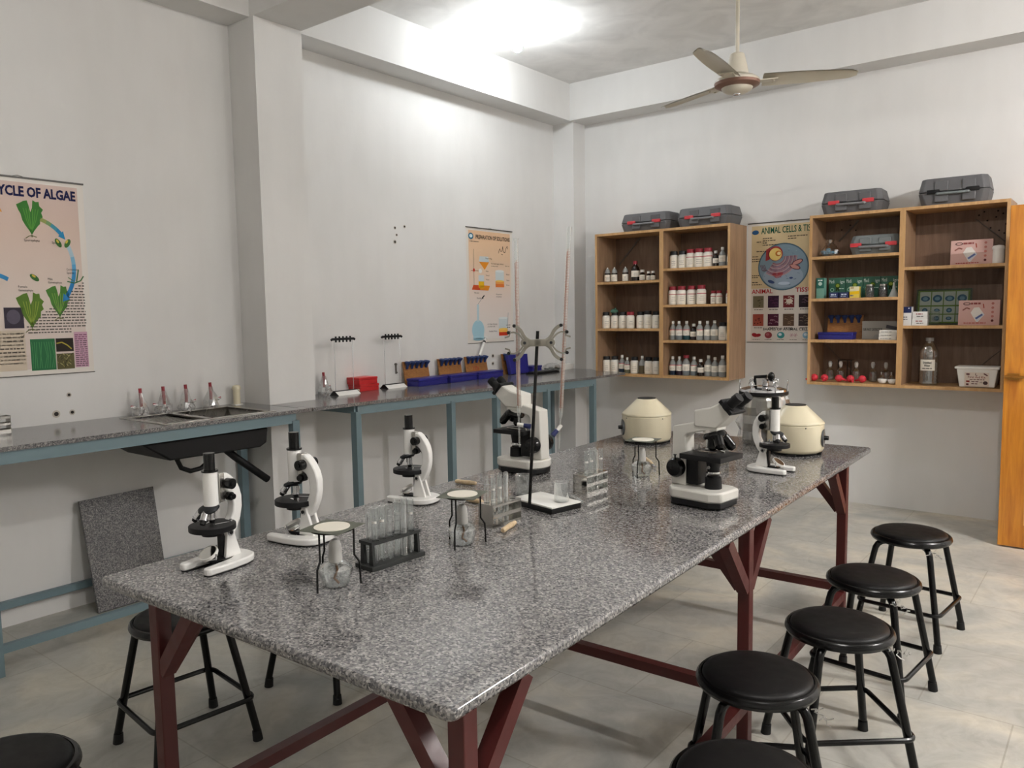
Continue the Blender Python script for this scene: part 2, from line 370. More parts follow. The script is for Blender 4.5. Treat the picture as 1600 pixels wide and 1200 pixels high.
# ------------------------------------------------------------------ left counter with sink
CZ = .963
c = thing('counter', 'grey granite counter with sink along the left wall, on blue-grey steel frame', 'counter', (0, 0, 0))
m = mb(GRAN2)
ys0, ys1, xs0, xs1 = -4.275, -3.68, .115, .53
for a in ((.0, xs0, -5.4, -3.49), (xs1, .60, -5.4, -3.50), (xs0, xs1, -5.4, ys0), (xs0, xs1, ys1, -3.49), (.26, .60, -3.50, -3.45)): m.bx(a[0], a[1], a[2], a[3], CZ-.02, CZ)
m.done('worktop', c, smooth=False)
for y0, y1 in ((-5.35, -3.56),): mb(BLUEP).bx(.555, .59, y0, y1, CZ-.075, CZ-.0205).done('front_rail', c, smooth=False)
mb(BLUEP).bx(.01, .045, -5.35, -3.5, CZ-.075, CZ-.0205).done('back_rail', c, smooth=False)
for x, y in ((.575, -5.085), (.575, -3.56), (.03, -3.545), (.03, -5.085)): mb(BLUEP).bx(x-.022, x+.022, y-.022, y+.022, 0, CZ-.06).done('leg', c, smooth=False)
mb(BLUEP).bx(.56, .59, -5.1, -3.55, .095, .13).done('lower_rail', c, smooth=False)
mb(BLUEP).bx(.01, .04, -5.1, -3.55, .10, .135).done('lower_rail', c, smooth=False)
m = mb(BLUEP)
for y in (-5.085, -3.56): m.bx(.03, .575, y-.016, y+.016, .10, .13); m.bx(.03, .575, y-.016, y+.016, CZ-.07, CZ-.025)
m.done('side_rail', c, smooth=False)
for y in (-4.6,): mb(BLUEP).bx(.03, .575, y-.016, y+.016, CZ-.07, CZ-.025).done('cross_rail', c, smooth=False)

s = thing('sink', 'stainless steel sink with ribbed drainboard set in the left counter', 'sink', (0, 0, 0))
z1 = CZ+.004
m = mb(STEEL); R0, R1, Q0, Q1 = .09, .555, -4.295, -3.655
m.bx(R0, xs0+.012, Q0, Q1, CZ-.001, z1).bx(xs1-.012, R1, Q0, Q1, CZ-.001, z1).bx(xs0, xs1, Q0, ys0+.012, CZ-.001, z1).bx(xs0, xs1, ys1-.012, Q1, CZ-.001, z1)
yb = -4.03
m.bx(xs0, xs1, yb-.02, yb+.012, CZ-.004, z1)
m.done('sink_rim', s, bev=.002)
m = mb(STEEL)
for k in range(12):
    x = xs0+.03+k*.032; m.bx(x, x+.012, ys0+.03, yb-.04, CZ-.016, CZ-.008)
m.bx(xs0, xs1, ys0, yb, CZ-.022, CZ-.016); m.done('drainboard', s)
def bowl(x0, x1, y0, y1, zb):
    m = mb(STEEL); t_ = .02
    a = [(x0, y0), (x1, y0), (x1, y1), (x0, y1)]; b_ = [(x0+t_, y0+t_), (x1-t_, y0+t_), (x1-t_, y1-t_), (x0+t_, y1-t_)]
    A = [m.b.verts.new((*p, CZ)) for p in a]; B = [m.b.verts.new((*p, zb+.02)) for p in b_]; Cc = [m.b.verts.new((p[0]*.92+.08*(x0+x1)/2, p[1]*.92+.08*(y0+y1)/2, zb)) for p in b_]
    m.skin(A, B); m.skin(B, Cc); m._f(Cc); return m
o = bowl(xs0+.01, xs1-.01, yb+.01, ys1-.01, CZ-.165).done('bowl', s, ang=60, fix=False)
sd = o.modifiers.new('thickness', 'SOLIDIFY'); sd.thickness = .002
mb(CHR).cyl((.31, -3.86, CZ-.164), (.31, -3.86, CZ-.158), .035).use(BLKM).cyl((.31, -3.86, CZ-.158), (.31, -3.86, CZ-.157), .022).done('drain_strainer', s)
m = mb(CHR)
for dx in (-.012, .012): m.tube([(.13, -3.86+dx, CZ-.03), (.15, -3.86+dx, CZ-.03), (.15, -3.86+dx, CZ-.065), (.13, -3.86+dx, CZ-.07)], .004, 8)
m.done('overflow_clip', s)
m = mb(BLKM).prism([(-4.41, CZ-.082), (-4.27, CZ-.18), (-3.76, CZ-.185), (-3.72, CZ-.165), (-3.71, CZ-.082)], .10, .548, 'yz'); m.done('basin_underside', s, bev=.008)
mb(BLKM).tube([(.3, -3.86, CZ-.18), (.33, -3.84, CZ-.205), (.36, -3.8, .71), (.36, -3.6, .55)], .021, 14).use(mat('pipe_mouth', '050505', .9)).cyl((.36, -3.6, .55), (.36, -3.598, .5485), .016).done('waste_pipe', s)
mb(BLKM).tube([(.33, -4.1, CZ-.17), (.33, -4.12, .74), (.33, -4.1, .695), (.33, -4.05, .67), (.33, -3.99, .675), (.33, -3.95, .70)], .013, 12).done('overflow_hose', s)

# right counter between the pillars, front edge running slightly outward
c2 = thing('counter', 'grey granite counter in the far left bay, running from pillar to wooden cabinet', 'counter', (0, 0, 0))
mb(GRAN2).prism([(0, -.0), (0, -3.155), (.258, -3.155), (.258, -3.447), (.602, -3.447), (.63, -3.0), (.868, -.9), (.868, -.4), (.55, -.345), (.40, -.20), (.225, -.195), (.0, -.195)][1:], CZ-.02, CZ).done('worktop', c2, smooth=False)
fe = lambda y: .63+(y+3.0)*(.868-.63)/2.1-.03
a, b_ = (fe(-3.12), -3.12), (fe(-.85), -.85)
bar(mb(BLUEP), (*a, CZ-.048), (*b_, CZ-.048), .035, .055).done('front_rail', c2, smooth=False)
mb(BLUEP).bx(.01, .045, -3.12, -.22, CZ-.075, CZ-.0205).done('back_rail', c2, smooth=False)
for y in (-3.12, -2.37, -1.95, -1.42, -.87):
    x = fe(y); mb(BLUEP).box((x-.002, y, (CZ-.06)/2), (.044, .044, CZ-.06), R(6)).done('leg', c2, smooth=False)
    mb(BLUEP).bx(.03, x, y-.016, y+.016, CZ-.07, CZ-.025).done('cross_rail', c2, smooth=False)
for y in (-3.1, -.3): mb(BLUEP).bx(.008, .048, y-.02, y+.02, 0, CZ-.06).done('leg', c2, smooth=False)

# granite offcut leaning under the left counter
g = mb(GRAN3).prism([(-.19, 0), (.18, .0), (.205, .58), (-.185, .575)], -.009, .009, 'yz').done('granite_offcut', bev=.002)
g.location = (.19, -4.315, .002); g.rotation_euler = (0, R(-15.8), 0); tag(g, 'rough grey granite slab leaning on wall under the left counter', 'stone slab')

# ------------------------------------------------------------------ things on the counters
WRAP = thin_glass('clear_wrap', .22, .75, (.93, .93, .93), .15); REDT = mat('red_tape', '8E2630', .45)
def crumple(m, prof, n=14, amp=.25, c=(0, 0, 0)):
    rings = []
    for r, z in prof:
        rings.append([m.b.verts.new((c[0]+r*(1+random.uniform(-amp, amp))*cos(2*pi*i/n), c[1]+r*(1+random.uniform(-amp, amp))*sin(2*pi*i/n), c[2]+z+random.uniform(-.1, .1)*amp*.05)) for i in range(n)])
    for i in range(len(rings)-1): m.skin(rings[i], rings[i+1])
    return m
def tap(label, y, lever, x=.085, rz=0):
    t = thing('water_tap', label, 'tap', (x, y, CZ), rz, 'wrapped taps behind the counters')
    mb(CHR).lathe([(0, 0), (.026, 0), (.026, .006), (.014, .014), (.013, .05), (.0, .052)]).done('tap_base', t)
    mb(REDT).tube([(0, 0, .04), (.001, 0, .09), (-.004, 0, .148)], .0085, 12).done('red_taped_pipe', t)
    m = mb(CHR).tube([(0, 0, .03), (.02, 0, .038), (.045, 0, .032), (.05, 0, .02)], .006, 10)
    m.tube([(0, 0, .035), (0, lever*.5, .045), (0, lever, .046)], .005, 8).cyl((0, lever-.012, .052), (0, lever+.012, .052), .0045); m.done('spout_and_lever', t)
    mb(REDT).cyl((0, lever*.75, .052), (0, lever*1.25, .058), .0035, n=8).done('red_lever_sleeve', t)
    crumple(mb(WRAP), [(.042, .004), (.046, .02), (.038, .045), (.03, .07), (.018, .1), (.011, .125)], 12, .3).done('plastic_wrap', t, ang=10)
tap('plastic-wrapped chrome tap with red tape behind sink, leftmost of four', -4.172, -.045)
tap('plastic-wrapped chrome tap with red tape behind sink, second from left', -4.045, -.05)
tap('plastic-wrapped chrome tap with red tape behind sink, third from left', -3.915, .045)
tap('plastic-wrapped chrome tap with red tape behind sink, nearest the pillar', -3.765, .05)
tap('plastic-wrapped red-taped tap just right of the pillar, beside the first wire stand', -2.935, .04, .06)
t = thing('pipe_stub', 'short cream capped plastic pipe standing in the corner by the pillar', 'pipe', (.06, -3.583, CZ))
mb(CREAM).cyl((0, 0, 0), (0, 0, .095), .021, n=24).done('pipe', t)
mb(CREAM).lathe([(0, .092), (.026, .092), (.026, .1), (.022, .112), (.01, .118), (0, .119)]).done('cap', t)
m = mb(WPL).bx(-.026, .026, -.026, .026, 0, .004); m.done('foot', t)

def stand(label, y, rz=0, x=.1):
    t = thing('pendulum_stand', label, 'stand', (x, y, CZ), rz, 'five-peg stands on the far counter')
    mb(WPL).prism([(-.035, 0), (.05, 0), (.012, .026), (-.006, .026)], -.095, .095, 'xz').done('sloped_base', t)
    mb(BLKM).prism([(-.036, 0), (.051, 0), (.012, .027), (-.006, .027)], -.098, -.095, 'xz').prism([(-.036, 0), (.051, 0), (.012, .027), (-.006, .027)], .095, .098, 'xz').bx(-.008, .014, -.095, .095, .024, .029).done('black_trim', t)
    for yy in (-.078, .078): mb(CHR).cyl((0, yy, .02), (0, yy, .365), .002, n=8).done('rod', t)
    m = mb(BLKM).tube([(0, -.1, .36), (0, -.092, .366), (0, .092, .366), (0, .1, .36)], .0085, 10); m.done('top_bar', t)
    for k in range(5):
        yy = -.062+k*.031; mb(BLKM).cyl((0, yy, .345), (0, yy, .384), .006, n=12).done('peg', t)
stand('black-topped five-peg wire stand nearest the pillar on far counter', -2.85, R(2), .165)
stand('black-topped five-peg wire stand between red boxes and wooden boards', -2.355, R(2))
REDB = mat('red_card', 'C02A2C', .35)
for i, (dz, dy, lab) in enumerate(((0, 0, 'red box, lower of the two stacked on the far counter'), (.0475, -.012, 'red box, upper of the two stacked on the far counter'))):
    t = thing('red_box', lab, 'box', (.066, -2.60+dy, CZ+dz), R(1+i*2), 'stacked red boxes')
    mb(REDB).bx(-.06, .06, -.085, .085, 0, .03, .002).done('box_base', t, bev=0); mb(REDB).bx(-.062, .062, -.087, .087, .0305, .047, .002).done('lid', t)
for i, y in enumerate((-2.775, -2.73)):
    o = mb(CREAM).cyl((0, 0, 0), (0, 0, .021), .0145, n=24).cyl((0, 0, .021), (0, 0, .023), .012, n=24).done('small_cylinder', ang=40); o.location = (.15, y, CZ)
    tag(o, 'small cream cylinder on the far counter before the stand, %s one' % ('left', 'right')[i], 'cylinder', 'small cream cylinders')

NAVY = mat('navy_plastic', '28287A', .35); NAVY2 = mat('blue_cup', '2C3F6E', .4)
def rackboard(label, x, y, rz=0, mark=False, z=CZ, wd=.25):
    t = thing('blue_cup_board', label, 'rack', (x, y, z), rz, 'wooden boards with blue cups')
    a = R(10); H_ = .175; dx = -sin(a)*H_
    mb(BOARDW).prism([(0, 0), (.008, 0), (.008+dx, H_*cos(a)), (dx, H_*cos(a))], -wd/2, wd/2, 'xz').done('wooden_board', t, smooth=False)
    for k in range(5):
        yy = -wd/2+.028+k*(wd-.056)/4; zz = H_*cos(a)-.004
        mb(NAVY2).lathe([(0, -.05), (.009, -.05), (.012, -.025), (.021, -.008), (.0245, .002), (.0225, .002), (.015, -.01), (0, -.014)], (dx+.034, yy, zz), (.25, 0, 1), 16).cyl((dx+.01, yy, zz-.012), (dx+.025, yy, zz-.014), .004, n=8).done('blue_cup', t)
    if mark:
        m = mb(mat('red_marker', 'B0302C', .6)); xx = lambda z: .0085-z*math.tan(a)
        for (a0, b0), (a1, b1) in (((-.03, .06), (-.03, .09)), ((-.03, .09), (-.012, .09)), ((-.012, .09), (-.012, .06)), ((-.0, .06), (.0, .09)), ((0, .09), (.016, .085)), ((.016, .085), (.0, .075)), ((.024, .06), (.03, .088)), ((.03, .088), (.03, .06))):
            m.tube([(xx(b0), a0-.01, b0), (xx(b1), a1-.01, b1)], .0014, 5)
        m.done('red_markings', t)
    return t
def tray(label, x, y, rz=0, L_=.315, wd=.115, h=.056, z=CZ):
    t = thing('blue_tray', label, 'tray', (x, y, z), rz, 'shallow navy blue trays')
    mb(NAVY).bx(-wd/2, wd/2, -L_/2, L_/2, 0, h-.018, .003).done('tray_body', t)
    mb(NAVY).bx(-wd/2-.003, wd/2+.003, -L_/2-.003, L_/2+.003, h-.0175, h, .003).done('tray_lid', t)
rackboard('wooden board with five blue cups, leftmost on the far counter', .062, -2.07, R(-2))
rackboard('wooden board with five blue cups, second from left on the far counter', .062, -1.7, R(-2))
rackboard('wooden board with five blue cups and red lettering on the far counter', .062, -1.385, R(-3), True)
rackboard('wooden board with blue cups behind the upright blue tray on far counter', .075, -.93, R(-3))
tray('navy blue tray, leftmost on the far counter, before the left board', .165, -2.07, R(2))
tray('navy blue tray, second from left on the far counter', .155, -1.72, R(2))
tray('navy blue tray before the board with red lettering', .155, -1.395, R(2))
tray('small navy blue tray lying right of the upright blue tray', .10, -.70, R(2), .15)
t = thing('blue_tray', 'navy blue tray standing upright against the rightmost cup board', 'tray', (.14, -.95, CZ), R(-3), 'shallow navy blue trays', rot=(0, R(-9), R(-3)))
mb(NAVY).prism([(-.115, 0), (.115, 0), (.125, .165), (-.125, .165)], -.008, .03, 'yz').done('tray_body', t, bev=.003); mb(NAVY).prism([(-.02, .09), (.0, .09), (.03, .02), (-.05, .02)], .0302, .033, 'yz').done('moulded_rib', t)
t = thing('black_tray', 'flat black tray lying on the far counter behind the retort clamp', 'tray', (.28, -.78, CZ), R(3)); mb(BLKM).bx(-.06, .06, -.17, .17, 0, .014, .003).done('tray_body', t); mb(BLKM).bx(-.05, .05, -.155, .155, .0145, .02, .002).done('raised_panel', t)
t = thing('plastic_bag', 'clear plastic bag with dark parts inside on the far counter', 'bag', (.18, -.50, CZ))
crumple(mb(WRAP), [(.001, .001), (.085, .006), (.09, .025), (.07, .05), (.03, .065), (.001, .07)], 18, .22).done('clear_bag', t, ang=10)
m = mb(mat('dark_green_parts', '39443F', .5))
for k in range(14): m.box((random.uniform(-.055, .055), random.uniform(-.055, .055), .012+random.random()*.012), (.03, .015, .012), random.random()*3)
m.done('contents', t)
t = thing('white_carton', 'flat white carton at the far end of the counter, by the cabinet', 'box', (.155, -.3, CZ), R(5)); mb(WPL).bx(-.07, .07, -.08, .08, 0, .048, .001).done('carton', t); mb(mat('print_grey', '6d6d6d', .6)).bx(-.03, .03, -.04, .04, .0482, .049).done('printed_panel', t)
t = thing('glass_syringe', 'clear plastic syringe leaning above the board with red lettering', 'syringe', (.045, -1.335, 1.14), rot=(R(-38), R(-10), 0))
mb(WPL).cyl((0, 0, .0), (0, 0, .13), .011).done('barrel', t); mb(BLKM).cyl((0, 0, .13), (0, 0, .145), .0115).done('dark_collar', t); mb(WPL).cyl((0, 0, .145), (0, 0, .175), .007).cyl((0, 0, .175), (0, 0, .179), .014).done('plunger', t)
m = mb(BOARDW).bx(-.005, .005, -.05, .05, -.01, 0)
m.b.free()
# electric socket boxes on the wall between stand and boards
o = mb(mat('wall_hook', '6a6660', .4, .5)).cyl((0, 0, 0), (.012, 0, 0), .009).cyl((.012, 0, -.06), (.018, 0, -.06), .006).bx(0, .012, -.003, .003, -.07, 0).done('wall_hook'); o.location = (0, -2.235, 1.12); tag(o, 'small dark metal fitting on wall left of first wooden board', 'wall fitting')

# ------------------------------------------------------------------ wooden wall cabinets
CD = .331
def cabinet(label, x0, x1, z0, z1, xd, lz, rz_, rods):
    t = thing('wall_cabinet', label, 'cabinet', (0, 0, 0)); th = .02
    m = mb(CABW)
    mb(CABW).bx(x0, x0+th, -CD, -.001, z0, z1).done('side_panel', t, smooth=False); mb(CABW).bx(x1-th, x1, -CD, -.001, z0, z1).done('side_panel', t, smooth=False)
    mb(CABE).bx(x0+th, x1-th, -CD, -.001, z1-th, z1).done('top_panel', t, smooth=False); mb(CABE).bx(x0+th, x1-th, -CD, -.001, z0, z0+th).done('bottom_panel', t, smooth=False)
    mb(CABW).bx(xd-.018, xd+.018, -CD, -.012, z0+th, z1-th).done('divider', t, smooth=False)
    mb(CABB).bx(x0+th, x1-th, -.012, -.001, z0+th, z1-th).done('back_panel', t, smooth=False)
    for z in lz: mb(CABE).bx(x0+th, xd-.018, -CD, -.012, z-.02, z).done('shelf', t, smooth=False)
    for z in rz_: mb(CABE).bx(xd+.018, x1-th, -CD, -.012, z-.02, z).done('shelf', t, smooth=False)
    m = mb(CABE)
    m.bx(x0, x0+th, -CD-.0015, -CD, z0, z1).bx(x1-th, x1, -CD-.0015, -CD, z0, z1).bx(xd-.018, xd+.018, -CD-.0015, -CD, z0+th, z1-th); m.done('edge_strip', t, smooth=False)
    for a, b, r in rods: mb(mat('brace_metal', '6B6259', .4, .5)).cyl((a[0], -.018, a[1]), (b[0], -.018, b[1]), r, n=8).done('back_brace', t)
    m.b if 0 else None
    return t
A0, A1, AZ0, AZ1 = .532, 1.762, .922, 2.149; B0, B1 = 2.365, 3.606
LS1, LS2 = 1.735, 1.332; RS = (1.824, 1.527, 1.236)
cabinet('wooden open-shelf wall cabinet full of reagent bottles, left of the cells poster', A0, A1, AZ0, AZ1, 1.171, (LS1, LS2), RS, [((.592, 1.898), (.8, 2.12), .008), ((.555, 1.246), (.696, 1.069), .003), ((.78, 1.26), (.84, 1.06), .002)])
BS = (1.852, 1.550, 1.251); BR = (1.749, 1.352)
cb = cabinet('wooden open-shelf wall cabinet with boxes and glassware, right of the cells poster', B0, B1, AZ0, AZ1, 2.985, BS, BR, [((2.484, 1.977), (2.62, 2.12), .006), ((3.37, 2.067), (3.554, 1.9), .003), ((2.401, 1.204), (2.629, .967), .0025), ((3.36, 1.0), (3.57, 1.2), .002)])
m = mb(mat('panel_hole', '20160f', .9))
for x, z in ((3.39, 2.09), (3.44, 2.05), (3.49, 2.07), (3.53, 2.09), (3.46, 2.0), (3.51, 1.98), (3.55, 2.02), (3.54, 1.96), (3.42, 2.11), (2.5, 2.06), (2.56, 2.09), (2.6, 2.05), (3.5, 2.11)): m.cyl((x, -.0125, z), (x, -.014, z), .006, n=10)
m.done('panel_holes', cb)

# ------------------------------------------------------------------ bottles
LAB = mat('paper_label', 'E6E0D4', .7); LABP = mat('pink_print', 'B04A55', .7); INK = mat('label_ink', '3d3a3a', .7)
PE = mat('white_jar', 'DDD9D0', .45); CLR = mat('clear_bottle', 'C4C7C4', .2, trans=.55, plain=1); AMB = mat('amber_bottle', '1A0E0A', .12, coat=.5)
CAPB = mat('black_cap', '17181B', .45); CAPR = mat('red_cap', '8C2430', .45); CAPW = mat('white_cap', 'DAD8D2', .45)
LIQ = {'blue': mat('dark_blue_liquid', '1B2A3C', .2), 'purple': mat('purple_liquid', '2E2230', .2), 'teal': mat('teal_liquid', '1F3F45', .2), 'grey': mat('grey_liquid', '6C7478', .2), 'brown': mat('brown_liquid', '5A4E3A', .2), 'clear': mat('pale_liquid', '8D9292', .2), 'pink': mat('olive_liquid', '5b5c4a', .2)}
def labelpatch(m, r, z0, z1, half=1.15, dy=0, n=10, ph=-pi/2):
    A = [m.b.verts.new((r*cos(ph-half+2*half*i/n), r*sin(ph-half+2*half*i/n), z0)) for i in range(n+1)]; B = [m.b.verts.new((v.co.x, v.co.y, z1)) for v in A]
    for i in range(n): m._f([A[i], A[i+1], B[i+1], B[i]])
def bottle(kind, label, x, z, y=-.22, rz=0, sc=1., grp=''):
    t = thing({'jar': 'reagent_jar', 'redjar': 'reagent_jar', 'smallred': 'reagent_jar'}.get(kind.split('_')[0], 'reagent_bottle'), label, 'bottle', (x, y, z), rz, grp)
    k = kind.split('_')
    def lb(r, a, b, pink=None, half=1.2):
        m = mb(LAB); labelpatch(m, r+.0006, a, b, half)
        if pink is not None: m.use(LABP); labelpatch(m, r+.0009, pink, pink+.006*sc if pink+.006 < b else b, half)
        m.use(INK)
        for q in range(3):
            zz = a+(b-a)*(.2+.18*q); labelpatch(m, r+.0009, zz, zz+.002, half*(.3+.2*random.random()))
        m.done('label', t, fix=False)
    if k[0] in ('jar', 'redjar', 'smallred'):
        h = {'jar': .114, 'redjar': .122, 'smallred': .085}[k[0]]*sc; r = {'jar': .0355, 'redjar': .038, 'smallred': .024}[k[0]]*sc
        mb(PE).lathe([(0, 0), (r-.004, 0), (r, .004), (r, h-.014), (r-.004, h-.005), (r*.72, h), (r*.72, h+.003), (0, h+.003)], n=28).done('body', t)
        ch = .03*sc if k[0] != 'smallred' else .022*sc; cr = r*.84
        cm = CAPR if (k[0] != 'jar' or 'r' in k[1:]) else CAPB
        mb(cm).lathe([(0, h), (cr, h), (cr, h+ch-.003), (cr-.003, h+ch), (0, h+ch)], n=28).done('lid', t)
        lb(r, h*.12, h*.82, h*.68 if k[0] != 'jar' else None)
    elif k[0] == 'clr':
        h = .156*sc; r = .0295*sc; lm = LIQ[k[1]]
        prof = [(0, 0), (r-.003, 0), (r, .003), (r, h*.55), (r*.85, h*.68), (r*.42, h*.8), (r*.36, h*.88)]
        mb(CLR).lathe(prof+[(0, h*.88)], n=24).done('body', t)
        mb(lm).lathe([(0, .002), (r+.0002, .003), (r+.0002, h*(.30 if k[1] in ('clear', 'grey') else .46)), (0, h*.30)], n=24).done('liquid', t)
        mb(CAPR if 'rc' in k else CAPW).lathe([(0, h*.86), (r*(.75 if 'rc' in k else .42), h*.86), (r*(.72 if 'rc' in k else .4), h), (0, h)], n=20).done('cap', t)
        if 'nl' not in k: lb(r+.0003, h*.24, h*.56, h*.52 if 'p' in k else None)
    elif k[0] == 'amb':
        h = .14*sc; r = .031*sc
        mb(AMB).lathe([(0, 0), (r-.003, 0), (r, .003), (r, h*.56), (r*.8, h*.7), (r*.4, h*.8), (r*.38, h*.86), (0, h*.86)], n=24).done('body', t)
        mb(CAPR if 'rc' in k else CAPW if 'wc' in k else CAPB).lathe([(0, h*.84), (r*.48, h*.84), (r*.46, h), (0, h)], n=18).done('cap', t); lb(r, h*.22, h*.52)
    elif k[0] == 'vial':
        h = .08*sc; r = .02*sc
        mb(AMB).lathe([(0, 0), (r, .002), (r, h*.62), (r*.6, h*.75), (r*.6, h*.8), (0, h*.8)], n=20).done('body', t)
        mb(CAPW).lathe([(0, h*.78), (r*.72, h*.78), (r*.7, h), (0, h)], n=18).done('cap', t); lb(r, h*.1, h*.55, half=1.4)
    elif k[0] == 'wash':
        h = .13; r = .027
        mb(AMB).lathe([(0, 0), (r, .002), (r, .075), (r-.002, .08), (0, .08)], n=20).done('body', t)
        mb(CLR).lathe([(r-.001, .079), (r*.8, .1), (r*.45, .118), (0, .12)], n=20).done('shoulder', t)
        mb(CAPW).cyl((0, 0, .115), (0, 0, .13), .006, .004).done('nozzle', t); lb(r, .008, .066, half=1.4)
    return t
ORD = ['leftmost', 'second', 'third', 'fourth', 'fifth', 'sixth', 'seventh', 'eighth', 'ninth']
LK = {'jar': 'black-lidded white jar', 'jar_r': 'red-lidded white jar', 'redjar': 'red-lidded white jar with pink stripe', 'smallred': 'small red-lidded white jar', 'wash': 'clear-shouldered dropper bottle', 'vial': 'small dark vial with white cap'}
def row(specs, xs, z, where, grp):
    for i, (k, x) in enumerate(zip(specs, xs)):
        base = k.split(':')[0]; sc = float(k.split(':')[1]) if ':' in k else 1.
        kk = base.split('_')
        look = LK.get(base) or (('dark bottle with %s cap' % {'rc': 'red', 'wc': 'white'}.get(kk[1] if len(kk) > 1 else '', 'black')) if kk[0] == 'amb' else 'clear bottle of %s liquid' % {'clear': 'pale', 'pink': 'olive'}.get(kk[1], kk[1]))
        if 'rc' in kk and kk[0] == 'clr': look += ', red cap'
        pos = 'rightmost' if i == len(specs)-1 else ('leftmost' if i == 0 else ORD[i]+' from left')
        bottle(base, '%s, %s on %s' % (look, pos, where), x, z, -.22+random.uniform(-.012, .012), R(random.uniform(8, 40)), sc, grp)
row(['wash', 'wash', 'wash', 'amb_rc:1.24', 'vial:1.2', 'vial', 'vial', 'vial:.95'], [.592, .661, .768, .86, .931, .99, 1.042, 1.11], LS1, "left cabinet's top left shelf", 'bottles on the top left shelf')
row(['jar', 'jar', 'jar', 'jar_r', 'jar', 'jar:1.04', 'jar'], [.58, .657, .737, .821, .914, .991, 1.066], LS2, "left cabinet's middle left shelf", 'jars on the middle left shelf')
row(['jar', 'jar:1.02', 'clr_blue_p', 'clr_pink_p:.88', 'jar', 'clr_brown_nl:.98', 'jar', 'jar'], [.584, .657, .728, .79, .856, .931, .998, 1.066], AZ0+.02, "left cabinet's bottom left shelf", 'bottles on the bottom left shelf')
row(['jar', 'jar', 'redjar', 'redjar', 'redjar', 'amb_wc:.9', 'clr_clear:.97', 'clr_clear:.85'], [1.226, 1.303, 1.380, 1.458, 1.536, 1.598, 1.656, 1.714], RS[0], "left cabinet's top right shelf", 'bottles on the top right shelf')
row(['redjar', 'redjar', 'redjar', 'redjar:1.02', 'smallred', 'smallred', 'smallred'], [1.226, 1.305, 1.388, 1.479, 1.577, 1.632, 1.712], RS[1], "left cabinet's second right shelf", 'jars on the second right shelf')
row(['clr_clear_p', 'clr_grey_p', 'clr_teal_p', 'amb_wc:.95', 'clr_clear_p', 'clr_clear', 'clr_clear:1.02', 'jar', 'jar:.62'], [1.222, 1.282, 1.343, 1.404, 1.468, 1.532, 1.594, 1.660, 1.719], RS[2], "left cabinet's third right shelf", 'bottles on the third right shelf')
row(['clr_blue_p', 'clr_purple_p', 'clr_grey_rc:1.08', 'clr_grey_p', 'amb_wc:.98', 'clr_clear:1.08', 'clr_clear', 'clr_clear:1.1'], [1.222, 1.281, 1.344, 1.408, 1.472, 1.536, 1.598, 1.665], AZ0+.02, "left cabinet's bottom right shelf", 'bottles on the bottom right shelf')
t = thing('plastic_bag', 'green plastic bag bunched on top of a jar on middle left shelf', 'bag', (.657, -.222, LS2+.134))
crumple(mb(mat('green_film', '5E8F7C', .25, trans=.4)), [(.001, 0), (.03, .002), (.036, .014), (.026, .03), (.01, .036), (.001, .037)], 12, .2).done('bunched_film', t); mb(mat('green_film')).tube([(.0, .0, .033), (.012, -.004, .042), (.02, .004, .038)], .004, 6).done('twisted_end', t)

# ------------------------------------------------------------------ tool cases
CASE = mat('grey_case', '5C5C5E', .5); CASE2 = mat('pale_grey_case', '6F7576', .5); CASEH = mat('case_handle', '77777a', .45); RLT = mat('red_latch', 'C23A40', .4)
def case(label, x, y, z, L_, h=.145, d=.24, rz=0, body=CASE, latch=RLT):
    t = thing('equipment_case', label, 'case', (x, y, z), rz, 'grey plastic carrying cases')
    def shell(z0, z1, t0, t1):
        m = mb(body); l, e = L_/2, .03
        f = lambda q: [(-l+e+q, -d/2+q), (l-e-q, -d/2+q), (l-q, -d/2+e+q), (l-q, d/2-q), (-l+q, d/2-q), (-l+q, -d/2+e+q)]
        A = [m.b.verts.new((*p, z0)) for p in f(t0)]; B = [m.b.verts.new((*p, z1)) for p in f(t1)]; m.skin(A, B); m._f(A[::-1]); m._f(B)
        for xx in (-L_*.16, L_*.22):
            m.prism([(xx-.04, -d/2+min(t0, t1)-.004), (xx+.04, -d/2+min(t0, t1)-.004), (xx+.04, -d/2+.03), (xx-.04, -d/2+.03)], z0+(.002 if t0 < t1 else .02), z1-(.02 if t0 < t1 else .002))
        return m
    shell(0, h*.48, .018, .0).done('lower_shell', t, bev=.006); shell(h*.5, h, .0, .018).done('upper_shell', t, bev=.006)
    y_ = -d/2-.008
    mb(CASEH if latch is RLT else CASE2).tube([(-.1, y_+.012, h*.5-.012), (-.09, y_-.008, h*.5-.016), (.09, y_-.008, h*.5-.016), (.1, y_+.012, h*.5-.012)], .009, 8).done('handle', t)
    for xx in (-.115, .115): mb(latch).bx(xx-.038, xx+.038, y_-.004, y_+.012, h*.5-.014, h*.5+.014, .005).done('latch', t)
case('grey case with red latches on top of left cabinet, left one', .985, -.17, AZ1, .46, rz=R(1), h=.15)
case('grey case with red latches on top of left cabinet, right one', 1.515, -.175, AZ1, .47, rz=R(-1), h=.15)
case('grey case with red latches on top of right cabinet', 2.63, -.17, AZ1, .42, rz=R(2), h=.16)
case('grey case with black latches on top of right cabinet', 3.27, -.17, AZ1, .42, rz=R(1), h=.18, latch=BLKM)
case('pale grey case with red latches inside the right cabinet, top left shelf', 2.79, -.175, BS[0], .335, rz=R(0), h=.135, d=.22, body=CASE2)

